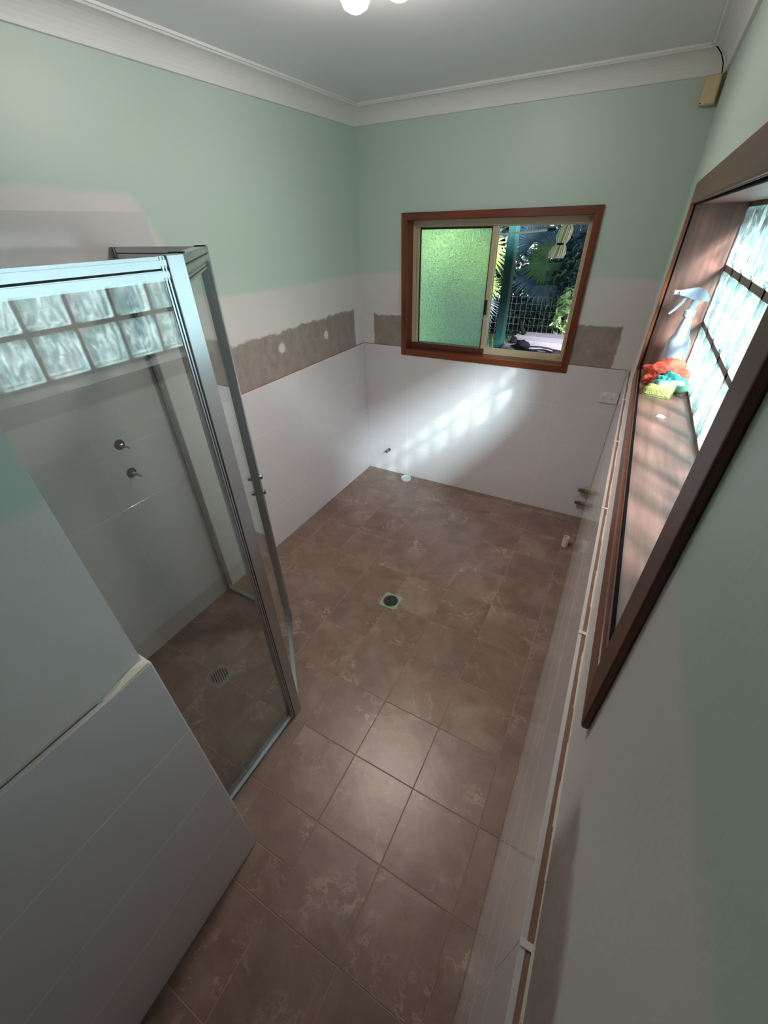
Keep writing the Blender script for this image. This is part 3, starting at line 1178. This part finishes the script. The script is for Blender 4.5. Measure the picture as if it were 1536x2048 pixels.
# ---------------------------------------------------------------- double power point
t = tag(empty('power_point', (1.979, 0.0, 1.018)), 'white double power point on the tiled end wall', 'power socket')
bm = bmesh.new()
add_box(bm, (-0.058, -0.011, -0.036), (0.058, -0.0005, 0.036))
bevel(bm, 0.003, 2)
obj('cover_plate', bm, M['socket'], t)
for s_ in (-1, 1):
    bm = bmesh.new()
    add_lathe(bm, [(0.0, 0.018), (0.009, 0.017), (0.0105, 0.011), (0.0105, 0.009)], (s_ * 0.029, 0, 0.019), (0, -1, 0), 18)
    obj('rocker_switch', bm, simple('switch plastic', srgb(238, 238, 236), 0.25), t)
    bm = bmesh.new()
    for dx, dz, an in ((-0.0085, -0.004, 0.5), (0.0085, -0.004, -0.5), (0.0, -0.016, 0.0)):
        ca, sa = math.cos(an), math.sin(an)
        q = [(-0.0013, -0.004), (0.0013, -0.004), (0.0013, 0.004), (-0.0013, 0.004)]
        q = [(x * ca - z * sa + dx + s_ * 0.029, x * sa + z * ca + dz) for x, z in q]
        f0 = [bm.verts.new((x, -0.0116, z)) for x, z in q]
        f1 = [bm.verts.new((x, -0.0105, z)) for x, z in q]
        bm.faces.new(f0)
        for e in range(4):
            bm.faces.new((f0[e], f0[(e + 1) % 4], f1[(e + 1) % 4], f1[e]))
    obj('pin_slots', bm, M['dark'], t)

# ---------------------------------------------------------------- beige sensor under the cornice, with its wire
t = tag(empty('motion_sensor', (2.018, -0.004, 2.530)), 'small beige sensor box high in the corner below the cornice', 'sensor')
bm = bmesh.new()
add_box(bm, (-0.034, -0.038, -0.054), (0.034, 0.0, 0.050))
bevel(bm, 0.006, 3)
bmesh.ops.rotate(bm, cent=(0, 0, 0), matrix=Matrix.Rotation(math.radians(-12), 3, 'Z'), verts=bm.verts)
obj('housing', bm, M['beige'], t)
bm = bmesh.new()
add_lathe(bm, [(0.0, 0.0), (0.003, 0.0), (0.003, 0.002), (0.0, 0.002)], (-0.032, -0.031, -0.045), (-0.2, -0.97, 0), 8)
obj('indicator_hole', bm, M['dark'], t)
bm = bmesh.new()
add_tube(bm, [(0.018, -0.012, 0.050), (0.019, -0.014, 0.062), (0.012, -0.030, 0.085), (-0.006, -0.055, 0.110), (-0.030, -0.078, 0.130), (-0.052, -0.090, 0.140)], 0.0022, 8)
obj('wire', bm, M['black_rubber'], t, smooth=True)

# ---------------------------------------------------------------- ceiling light
t = tag(empty('ceiling_light', (1.045, -1.575, ZC)), 'round ceiling light with warm glowing globes', 'ceiling light')
bm = bmesh.new()
add_lathe(bm, [(0.0, -0.001), (0.155, -0.001), (0.160, -0.010), (0.150, -0.028), (0.060, -0.034), (0.0, -0.034)], (0, 0, 0), seg=40)
obj('fitting_base', bm, M['chrome'], t, smooth=True)


def emit(name, col, st):
    k = N(name)
    e = k.n('Emission')
    e.inputs[0].default_value = col
    e.inputs[1].default_value = st
    return k.done(e.outputs[0])


for dx, dy in ((-0.075, 0.03), (0.075, 0.03), (0.0, -0.08)):
    ld = bpy.data.lights.new('lamp_beam', 'SPOT')
    ld.energy = 11
    ld.color = (1.0, 0.87, 0.76)
    ld.spot_size = math.radians(122)
    ld.spot_blend = 1.0
    ld.shadow_soft_size = 0.05
    lo_ = bpy.data.objects.new('lamp_beam', ld)
    C.objects.link(lo_)
    lo_.parent = t
    lo_.location = (dx, dy, -0.125)
M['globe'] = emit('warm lamp globe', (1.0, 0.90, 0.82, 1), 38.0)
for dx, dy in ((-0.075, 0.03), (0.075, 0.03), (0.0, -0.08)):
    bm = bmesh.new()
    add_lathe(bm, [(0.022, -0.030), (0.030, -0.045), (0.044, -0.065), (0.046, -0.080), (0.036, -0.098), (0.018, -0.107), (0.0, -0.109)], (dx, dy, 0), seg=24)
    obj('lamp_globe', bm, M['globe'], t, smooth=True)
bm = bmesh.new()
add_lathe(bm, [(0.030, -0.030), (0.030, -0.050), (0.022, -0.058), (0.0, -0.060)], (0, 0.075, 0), seg=20)
obj('centre_cap', bm, simple('lamp centre plastic', srgb(150, 148, 150), 0.3), t)

# ---------------------------------------------------------------- things on the window sill
ZS = RZ0 + 0.003
# spray bottle
SB = Vector((2.165, -0.985, ZS))
t = tag(empty('spray_bottle', SB, 0.0), 'white trigger spray bottle standing at the far end of the sill', 'spray bottle')
M['milky'] = simple('milky bottle plastic', srgb(156, 164, 182), 0.35, namt=0.02, **{'Subsurface Weight': 0.15})
bm = bmesh.new()
add_lathe(bm, [(0.0, 0.0), (0.052, 0.002), (0.055, 0.010), (0.055, 0.142), (0.050, 0.160), (0.034, 0.180), (0.026, 0.220), (0.019, 0.245), (0.0185, 0.250), (0.0, 0.250)], (0, 0, 0), seg=28, scale=(0.80, 1.0))
for v in bm.verts:      # waisted grip
    pass
obj('bottle_body', bm, M['milky'], t, smooth=True)
bm = bmesh.new()
add_lathe(bm, [(0.0, 0.248), (0.020, 0.248), (0.021, 0.252), (0.021, 0.272), (0.016, 0.277), (0.0, 0.277)], (0, 0, 0), seg=20)
obj('screw_collar', bm, M['milky'], t)
bm = bmesh.new()
add_tube(bm, [(0.0, 0, 0.275), (0.004, 0, 0.305), (0.006, 0, 0.320)], 0.013, 12)
prof = [(-0.060, 0.342), (-0.030, 0.350), (0.0, 0.356), (0.030, 0.345), (0.048, 0.318), (0.046, 0.308), (0.022, 0.312), (-0.008, 0.314), (-0.030, 0.322), (-0.058, 0.328)]
f0 = [bm.verts.new((x, -0.013, z)) for x, z in prof]
f1 = [bm.verts.new((x, 0.013, z)) for x, z in prof]
bm.faces.new(f0)
bm.faces.new(f1[::-1])
for i in range(len(prof)):
    j = (i + 1) % len(prof)
    bm.faces.new((f0[i], f1[i], f1[j], f0[j]))
obj('spray_head', bm, M['milky'], t)
bm = bmesh.new()
add_tube(bm, [(-0.055, 0, 0.335), (-0.078, 0, 0.335)], 0.009, 12)
obj('nozzle', bm, M['milky'], t)
bm = bmesh.new()
add_tube(bm, [(-0.030, 0, 0.328), (-0.040, 0, 0.300), (-0.056, 0, 0.275), (-0.072, 0, 0.256)], 0.006, 8, radii=[0.008, 0.007, 0.006, 0.004])
obj('trigger', bm, M['milky'], t)
# printed lines on the bottle's front
bm = bmesh.new()
for i, (y0, y1) in enumerate(((-0.012, 0.006), (-0.014, 0.002), (-0.013, 0.008), (-0.012, 0.000))):
    z = 0.118 - i * 0.009
    for a in range(3):
        ya = y0 + (y1 - y0) * a / 3
        yb = ya + (y1 - y0) / 3 * 0.7
        vs = []
        for yy, zz_ in ((ya, z), (yb, z), (yb, z + 0.005), (ya, z + 0.005)):
            vs.append(bm.verts.new((-math.sqrt(max(0, 1 - (yy / 0.0440) ** 2)) * 0.0552, yy, zz_)))
        bm.faces.new(vs)
obj('label_print', bm, simple('label ink', srgb(60, 62, 66), 0.6), t)


def crumple(name, center, rad, seed, mat, label, cat, amp=0.35, freq=3.0, subs=4, zmin=0.0):
    bm = bmesh.new()
    bmesh.ops.create_icosphere(bm, subdivisions=subs, radius=1.0)
    for v in bm.verts:
        p = v.co.copy()
        n1 = noise.noise(p * freq + Vector((seed, 0, 0)))
        n2 = abs(noise.noise(p * freq * 2.2 + Vector((0, seed, 0))))
        k_ = 1 + amp * n1 - amp * 0.9 * n2 + amp * 0.3 * noise.noise(p * freq * 5 + Vector((0, 0, seed)))
        q = Vector((p.x * rad[0], p.y * rad[1], p.z * rad[2])) * k_
        q.z = max(q.z + rad[2] * 0.62, 0.001 + 0.0005 * (p.x + 1))
        v.co = q
    o = obj(name, bm, mat, None, center, smooth=True)
    tag(o, label, cat)
    return o


def cloth_mat(name, c1, c2):
    k = N(name)
    o = k.obj()
    n_ = k.noise(o, 420, 2)
    return k.done(k.principled(k.mix(n_, c1, c2), 0.95, normal=k.bump(n_, 0.6, 0.002)))


crumple('cleaning_cloth', (2.146, -1.095, ZS), (0.088, 0.050, 0.062), 3.3, cloth_mat('orange microfibre', srgb(190, 60, 40), srgb(214, 96, 74)),
        'crumpled orange cloth heaped against the spray bottle', 'cloth', 0.42, 1.9, 5)
crumple('cleaning_cloth', (2.165, -1.165, ZS), (0.052, 0.035, 0.042), 9.1, cloth_mat('turquoise cloth', srgb(36, 140, 136), srgb(92, 184, 174)),
        'crumpled turquoise cloth between orange cloth and sponge', 'cloth', 0.5, 2.6, 5)
# green bottle lying on its side
t = tag(empty('detergent_bottle', (2.195, -1.160, ZS)), 'clear green squeeze bottle lying in front of the cloths', 'bottle')
k = N('clear green plastic')
M['green_plastic'] = k.done(k.principled(srgb(150, 206, 170), 0.15, **{'Transmission Weight': 0.6, 'IOR': 1.2}))
bm = bmesh.new()
add_lathe(bm, [(0.0, -0.078), (0.018, -0.076), (0.024, -0.066), (0.024, 0.020), (0.018, 0.036), (0.010, 0.046), (0.010, 0.050), (0.0, 0.050)], (0.0, -0.036, 0.026), (1, 0.25, 0), 20)
obj('bottle_body', bm, M['green_plastic'], t, smooth=True)
bm = bmesh.new()
add_lathe(bm, [(0.0, 0.048), (0.012, 0.048), (0.012, 0.062), (0.006, 0.066), (0.005, 0.074), (0.0, 0.075)], (0.0, -0.036, 0.026), (1, 0.25, 0), 14)
obj('bottle_cap', bm, simple('red cap', srgb(214, 80, 52), 0.4), t)
bm = bmesh.new()
for s_ in range(6):
    a0, a1 = 0.5 + s_ * 0.2, 0.7 + s_ * 0.2
    ax = Vector((1, 0.25, 0)).normalized()
    up = Vector((0, 0, 1))
    sd_ = ax.cross(up)
    c = Vector((0, -0.036, 0.026))
    bm.faces.new([bm.verts.new(c + ax * h + (sd_ * math.cos(a) + up * math.sin(a)) * 0.0246) for h, a in ((-0.03, a0), (0.015, a0), (0.015, a1), (-0.03, a1))])
obj('bottle_label', bm, simple('pale paper label', srgb(220, 214, 204), 0.6), t)

# sponge
t = tag(empty('sponge', (2.132, -1.250, ZS), -0.25), 'yellow scouring sponge on the sill in front of the cloths', 'sponge')
k = N('yellow sponge foam')
o_ = k.obj()
vor = k.n('TexVoronoi')
k.l(o_, vor.inputs['Vector'])
vor.inputs['Scale'].default_value = 220
M['sponge'] = k.done(k.principled(k.mix(k.noise(o_, 150), srgb(136, 132, 70), srgb(166, 162, 98)), 0.95, normal=k.bump(vor.outputs['Distance'], 0.8, 0.003)))
bm = bmesh.new()
add_box(bm, (-0.048, -0.032, 0.007), (0.048, 0.032, 0.034))
bmesh.ops.subdivide_edges(bm, edges=list(bm.edges), cuts=6, use_grid_fill=True)
for v in bm.verts:
    v.co.x *= 1 - 0.10 * (1 - (abs(v.co.y) / 0.032) ** 2)
    v.co += Vector((noise.noise(v.co * 60), noise.noise(v.co * 60 + Vector((9, 0, 0))), noise.noise(v.co * 70) * 0.5)) * 0.0022
obj('foam', bm, M['sponge'], t, smooth=True)
bm = bmesh.new()
add_box(bm, (-0.0475, -0.0315, 0.0005), (0.0475, 0.0315, 0.007))
bevel(bm, 0.001)
obj('scouring_pad', bm, simple('green scouring pad', srgb(104, 128, 70), 0.95, nscale=200, namt=0.3), t)
# loose chip of grout or paper
bm = bmesh.new()
pts = [(-0.016, -0.004, 0.002), (-0.006, 0.006, 0.009), (0.008, 0.008, 0.006), (0.016, -0.002, 0.004), (0.004, -0.010, 0.008), (-0.008, -0.009, 0.004)]
tv = [bm.verts.new(p) for p in pts]
bv = [bm.verts.new((x * 0.9, y * 0.9, 0.0005)) for x, y, z in pts]
bm.faces.new(tv)
bm.faces.new(bv[::-1])
for i in range(6):
    bm.faces.new((tv[i], bv[i], bv[(i + 1) % 6], tv[(i + 1) % 6]))
o = obj('plaster_chip', bm, M['plaster'], None, (2.142, -1.50, ZS))
tag(o, 'small white chip of plaster lying alone on the sill', 'debris')


# ---------------------------------------------------------------- outside
lawn = box('ground', (-40, -40, -0.45), (40, 60, -0.30), M['lawn'])
tag(lawn, 'sunlit green lawn outside the house', 'lawn', kind='structure')
bm = bmesh.new()
rg = random.Random(5)
for i in range(9000):
    x = rg.uniform(-6, 2.5)
    y = rg.uniform(5.6, 10)
    a = rg.uniform(0, 6.28)
    h = rg.uniform(0.03, 0.09)
    dx, dy = math.cos(a) * 0.008, math.sin(a) * 0.008
    lx, ly = rg.uniform(-.03, .03), rg.uniform(-.03, .03)
    bm.faces.new((bm.verts.new((x - dx, y - dy, -0.30)), bm.verts.new((x + dx, y + dy, -0.30)), bm.verts.new((x + lx, y + ly, -0.30 + h))))
o = obj('grass', bm, M['grass'], recalc=False)
tag(o, 'short sunlit grass beyond the window', 'grass', kind='stuff')

# verandah post and beam
t = tag(empty('verandah_post', (0.575, 2.4, -0.30), math.radians(-8)), 'dark green square steel post outside the open window half', 'post')
box('shaft', (0.575 - .05, 2.35, -0.30), (0.575 + .05, 2.45, 2.12), M['post_green'], t, 0.006)
t.location = (0.575, 2.4, -0.30)
t = tag(empty('verandah_beam', (0.6, 2.4, 2.12)), 'dark green beam carried across the top of the post outside', 'beam')
box('beam', (-3.0, 2.36, 2.05), (0.52, 2.44, 2.17), M['post_green'], t, 0.004)
box('beam', (0.64, 2.36, 2.05), (3.5, 2.44, 2.17), M['post_green'], t, 0.004)
o = box('verandah_roof', (-3.0, 0.16, 2.45), (3.5, 1.56, 2.49), simple('corrugated roof sheet', srgb(150, 160, 160), 0.5))
tag(o, 'verandah roof over the bench outside', 'roof', kind='structure')

# bench outside with things on it
t = tag(empty('timber_bench', (1.75, 1.5, -0.30)), 'grey weathered timber bench just outside the window', 'bench')
for i in range(8):
    y0 = 0.55 + i * 0.245
    box('board', (0.79 + 0.006 * math.sin(i * 2), y0, 0.865), (2.7, y0 + 0.236, 0.90), M['grey_timber'], t, 0.003)
for x in (0.9, 2.6):
    for y in (0.65, 2.4):
        box('leg', (x - .04, y - .04, -0.30), (x + .04, y + .04, 0.865), M['grey_timber'], t, 0.003)


def strap_pile():
    bm = bmesh.new()
    r_ = random.Random(3)
    for i in range(9):
        x0 = r_.uniform(0.92, 1.15)
        y = 1.42 + r_.uniform(-.12, .16)
        pts = []
        for s_ in range(9):
            pts.append((x0 + s_ * 0.075, y + 0.05 * math.sin(s_ * 1.1 + i), 0.9105 + 0.010 * (i % 4) + 0.008 * (1 + math.sin(s_ * 0.9 + i * 2))))
        add_tube(bm, pts, 0.009, 6)
    return bm


o = obj('strap_pile', strap_pile(), M['black_rubber'], smooth=True)
tag(o, 'tangle of black straps lying on the grey bench', 'straps')
crumple('dark_bag', (1.02, 1.62, 0.902), (0.085, 0.06, 0.055), 4.4, M['black_rubber'], 'lumpy black bag at the near end of the strap tangle', 'bag', 0.5, 2.0, 3)
t = tag(empty('hand_tool', (0.86, 2.33, 0.90)), 'small black upright tool on the far corner of the bench', 'tool')
bm = bmesh.new()
add_tube(bm, [(0.03, 0, 0.003), (-0.01, 0, 0.07), (-0.045, 0, 0.15)], 0.02, 8, radii=[0.028, 0.026, 0.014])
obj('handle', bm, M['black_rubber'], t, smooth=True)
bm = bmesh.new()
add_tube(bm, [(-0.09, 0, 0.011), (-0.04, 0, 0.04), (-0.01, 0, 0.06)], 0.01, 8)
obj('prong', bm, M['black_rubber'], t, smooth=True)
o = crumple('pouch', (0.87, 1.86, 0.902), (0.045, 0.05, 0.045), 6.0, M['black_rubber'], 'small black pouch on the bench edge beside the green post', 'pouch', 0.25, 1.5, 3)

# mop head hanging from the beam line, on its pole, with coat hangers
M['mop'] = simple('cotton mop strands', srgb(236, 230, 212), 0.9, nscale=80, namt=0.15)
t = tag(empty('mop', (1.27, 1.5, 2.02)), 'white string mop hanging head down outside the window', 'mop')
bm = bmesh.new()
r_ = random.Random(11)
for i in range(90):
    a = r_.uniform(0, 6.28)
    rr = r_.uniform(0.2, 1.0)
    pts = []
    for s_, (w_, z_) in enumerate(((0.030, 0.0), (0.058, -0.05), (0.060, -0.11), (0.038, -0.155), (0.060, -0.19), (0.072, -0.23), (0.066, -0.265))):
        drift = -0.055 * (-z_ / 0.265)
        pts.append((math.cos(a) * w_ * rr + drift, math.sin(a) * w_ * rr * 0.7, z_ + r_.uniform(-.004, .004)))
    add_tube(bm, pts, 0.0035, 4, caps=True)
o = obj('strands', bm, M['mop'], t, smooth=True)
o['kind'] = 'stuff'
bm = bmesh.new()
add_lathe(bm, [(0.042, 0.008), (0.044, 0.0), (0.042, -0.008)], (-0.033, 0, -0.155), seg=18, scale=(0.75, 1.0))
obj('binding', bm, M['black_rubber'], t)
bm = bmesh.new()
add_tube(bm, [(0.0, 0, -0.01), (0.0, 0, 0.43)], 0.004, 6)
obj('hanging_cord', bm, M['wire'], t)
t = tag(empty('broom_pole', (0.9, 1.5, 1.96)), 'white pole slung level beside the mop', 'pole')
bm = bmesh.new()
add_tube(bm, [(-0.42, 0.0, -0.032), (0.20, 0, 0.012)], 0.010, 10)
obj('shaft', bm, M['pvc'], t)
bm = bmesh.new()
add_tube(bm, [(0.20, 0.0, 0.012), (0.27, 0, 0.017)], 0.011, 10)
obj('end_grip', bm, M['post_green'], t)
for x in (-0.3, 0.15):
    z = -0.032 + (x + 0.42) / 0.62 * 0.044
    bm = bmesh.new()
    add_tube(bm, [(x, 0, z + .008), (x, 0, 0.49)], 0.002, 6)
    obj('hanging_wire', bm, M['wire'], t)
for i, (hx, hz, tw, lab) in enumerate(((0.60, 1.965, 0.5, 'white wire coat hanger hanging nearest the window mullion'), (0.70, 1.985, -0.4, 'white wire coat hanger hanging beside the green post'))):
    t = tag(empty('coat_hanger', (hx, 1.38 - 0.07 * i, hz), tw), lab, 'coat hanger')
    bm = bmesh.new()
    add_tube(bm, [(-0.10, 0, -0.06), (0.10, 0, -0.06), (0.0, 0, 0.0), (-0.10, 0, -0.06)], 0.0028, 6)
    add_tube(bm, [(0, 0, 0), (0, 0, 0.03), (0.018, 0, 0.045), (0.0, 0, 0.062), (0, 0, 0.48)], 0.0028, 6)
    obj('wire_frame', bm, M['socket'], t, smooth=True)

# wire mesh fence
t = tag(empty('mesh_fence', (0.5, 4.0, -0.30)), 'square wire mesh garden fence behind the bench', 'fence')
bm = bmesh.new()
for i in range(46):
    x = -1.4 + i * 0.075
    add_tube(bm, [(x, 0, 0.02), (x + 0.01 * math.sin(i), 0.01 * math.sin(i * .7), 1.40)], 0.0014, 4, caps=False)
for j in range(15):
    z = 0.03 + j * 0.098
    add_tube(bm, [(-1.4, 0, z), (0.0, 0.012, z - .008), (1.2, -0.008, z - .01), (2.0, 0, z)], 0.0014, 4, caps=False)
o = obj('mesh_wire', bm, M['wire'], t)
for x in (-1.4, 2.0):
    box('fence_post', (0.5 + x - .02, 3.98, -0.30), (0.5 + x + .02, 4.02, 1.15), M['bark'], t)


# ---- foliage
o = box('added_dark_fence', (4.6, -6.0, -0.30), (4.65, 2.0, 1.75), simple('added dark fence board', srgb(70, 72, 70), 0.9), None)  # unseen; added as a dark background behind the clear block centres
tag(o, 'unseen dark fence added outside the glass blocks to dim their centres', 'fence')
def fan_leaf(name, mat, parent, pos, face, up, R, n=26, spread=300, seed=0, droop=0.15):
    """one fan palm leaf: pointed leaflets radiating from a hub; face = direction its upper side looks at"""
    r_ = random.Random(seed)
    fz = Vector(face).normalized()
    ux = Vector(up)
    ux = (ux - fz * ux.dot(fz)).normalized()
    vx = fz.cross(ux)
    bm = bmesh.new()
    for i in range(n):
        a = math.radians(-spread / 2 + spread * (i + 0.5) / n) + r_.uniform(-.02, .02)
        L = R * (0.82 + 0.18 * math.cos(a * 0.5)) * r_.uniform(0.92, 1.05)
        d = ux * math.cos(a) + vx * math.sin(a)
        s_ = fz.cross(d)
        wm = L * math.radians(spread / n) * 0.30
        p0 = Vector((0, 0, 0))
        p1 = d * L * 0.55
        p2 = d * L + Vector((0, 0, -droop * L)) - fz * 0.04 * L
        rid = fz * wm * 0.35
        a0 = bm.verts.new(p0)
        b0, b1, b2 = bm.verts.new(p1 - s_ * wm), bm.verts.new(p1 + rid), bm.verts.new(p1 + s_ * wm)
        c0 = bm.verts.new(p2)
        bm.faces.new((a0, b0, b1))
        bm.faces.new((a0, b1, b2))
        bm.faces.new((b0, c0, b1))
        bm.faces.new((b1, c0, b2))
    add_tube(bm, [(0, 0, 0), tuple(-ux * R * 0.5 - fz * R * 0.3), tuple(-ux * R * 1.0 - fz * R * 0.35 + Vector((0, 0, -R * 0.4)))], 0.008, 5, caps=False)
    return obj(name, bm, mat, parent, Vector(pos) - Vector(parent.location), recalc=False)


toward = Vector((0.35, -1.0, 0.15))


def palm(loc, label, leaves, trunk_r=0.07):
    t = tag(empty('fan_palm', loc), label, 'palm tree', 'fan palms beyond the fence')
    for i, (p, fc, up, R, mt, sp) in enumerate(leaves):
        fan_leaf('fan_leaf', M[mt], t, p, fc, up, R, seed=i + int(loc[0] * 10), spread=sp)
    h = max(l[0][2] for l in leaves) - loc[2] - 0.25
    bm = bmesh.new()
    add_tube(bm, [(0, 0.25, 0), (0.03, 0.27, h * 0.5), (0, 0.3, h)], trunk_r, 10)
    obj('trunk', bm, M['bark'], t, smooth=True)


palm((0.60, 5.3, -0.30), 'tall green fan palm right of the green post',
     [((0.56, 5.0, 1.47), (0.3, -1, 0.1), (-0.7, 0, -0.6), 0.46, 'palm', 280),
      ((0.62, 5.35, 1.62), (0.5, -1, 0.5), (0.1, 0, 1), 0.52, 'palm_blue', 240),
      ((0.95, 5.3, 1.75), (-0.2, -1, 0.4), (0.5, 0, 0.9), 0.5, 'palm_blue', 230),
      ((0.40, 5.0, 1.28), (0.2, -0.7, 0.9), (-0.8, 0, 0.0), 0.42, 'palm_blue', 200),
      ((0.62, 4.8, 1.18), (0.2, -1, 0.2), (0.0, 0, -1), 0.34, 'palm_blue', 170),
      ((0.20, 5.5, 1.75), (0.3, -1, 0.3), (-0.3, 0, 1), 0.5, 'palm_blue', 250)])
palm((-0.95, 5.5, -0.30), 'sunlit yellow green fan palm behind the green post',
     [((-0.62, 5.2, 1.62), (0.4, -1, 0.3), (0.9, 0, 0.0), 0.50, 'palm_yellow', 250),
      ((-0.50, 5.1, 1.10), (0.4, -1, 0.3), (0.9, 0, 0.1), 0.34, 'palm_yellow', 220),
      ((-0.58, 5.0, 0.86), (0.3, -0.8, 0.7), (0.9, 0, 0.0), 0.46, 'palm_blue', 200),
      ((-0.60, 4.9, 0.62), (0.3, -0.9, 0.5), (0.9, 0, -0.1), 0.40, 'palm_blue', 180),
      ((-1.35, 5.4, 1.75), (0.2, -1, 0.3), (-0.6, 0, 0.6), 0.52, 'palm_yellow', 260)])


def leaf_mass(name, center, rad, count, size, mat, label, cat, seed, parent=None, shell=0.35):
    r_ = random.Random(seed)
    bm = bmesh.new()
    for i in range(count):
        d = Vector((r_.gauss(0, 1), r_.gauss(0, 1), r_.gauss(0, 1))).normalized()
        k_ = (1 - shell * r_.random() ** 1.5)
        lump = 1 + 0.22 * noise.noise(d * 2.3 + Vector((seed, 0, 0)))
        p = Vector((d.x * rad[0], d.y * rad[1], d.z * rad[2])) * k_ * lump
        nrm = (d + Vector((r_.uniform(-.7, .7), r_.uniform(-.7, .7), r_.uniform(-.4, .9)))).normalized()
        a = nrm.cross(Vector((0, 0, 1)) if abs(nrm.z) < .95 else Vector((1, 0, 0))).normalized()
        b = nrm.cross(a)
        th = r_.uniform(0, 6.28)
        u = a * math.cos(th) + b * math.sin(th)
        v = nrm.cross(u)
        L = size * r_.uniform(0.7, 1.3)
        q0 = bm.verts.new(p - u * L * .5)
        q1 = bm.verts.new(p + v * L * .24 + nrm * L * .05)
        q2 = bm.verts.new(p + u * L * .5 - nrm * L * .1)
        q3 = bm.verts.new(p - v * L * .24 + nrm * L * .05)
        bm.faces.new((q0, q1, q2, q3))
    t = tag(empty('leafy_shrub' if name is None else name, (center[0], center[1], -0.30)), label, cat)
    obj('foliage', bm, mat, t, Vector(center) - Vector(t.location), recalc=False)
    bm = bmesh.new()
    for i in range(3):
        an = i * 2.1 + seed
        add_tube(bm, [(0, 0, 0), (math.cos(an) * rad[0] * .3, math.sin(an) * rad[1] * .3, (center[2] + 0.3) * 0.6), (math.cos(an) * rad[0] * .5, math.sin(an) * rad[1] * .5, (center[2] + 0.3) * 1.05)], 0.02, 5, radii=[0.03, 0.02, 0.008])
    obj('stem', bm, M['bark'], t)
    return t


leaf_mass('leafy_shrub', (1.25, 5.3, 1.0), (0.75, 0.6, 0.95), 2600, 0.13, M['shrub'], 'broad leaved dark shrub filling the right of the window view', 'shrub', 1)
leaf_mass('leafy_shrub', (1.12, 4.62, 0.82), (0.26, 0.2, 0.42), 220, 0.14, M['shrub_lit'], 'leafy sprays coloured light as if sunlit, in front of the dark shrub', 'shrub', 2)
leaf_mass('leafy_shrub', (0.35, 6.3, 0.55), (0.8, 0.5, 0.85), 1800, 0.13, M['shrub'], 'low dark shrub behind the mesh fence, below the green palm', 'shrub', 3)
leaf_mass('hedge', (0.4, 8.2, 1.6), (4.0, 0.8, 2.3), 9000, 0.24, M['shrub_dark'], 'tall dark hedge closing the garden behind the palms', 'hedge', 4)
leaf_mass('added_shade_tree', (3.95, 1.9, 4.05), (1.75, 1.6, 1.25), 3600, 0.34, M['shrub'], 'unseen leafy tree added beside the house to shade the garden', 'tree', 6)  # unseen canopy, added to block the sun from part of the garden
bm = bmesh.new()
rg = random.Random(8)
for i in range(2500):
    x = rg.uniform(-0.1, 1.6)
    y = rg.uniform(4.1, 5.2)
    h = rg.uniform(0.2, 0.75)
    a = rg.uniform(0, 6.28)
    dx, dy = math.cos(a) * 0.012, math.sin(a) * 0.012
    lx, ly = rg.uniform(-.12, .12), rg.uniform(-.12, .12)
    bm.faces.new((bm.verts.new((x - dx, y - dy, -0.30)), bm.verts.new((x + dx, y + dy, -0.30)), bm.verts.new((x + lx, y + ly, -0.30 + h))))
o = obj('long_grass', bm, M['grass'], recalc=False)
tag(o, 'long grass and weeds growing along the mesh fence', 'grass', kind='stuff')
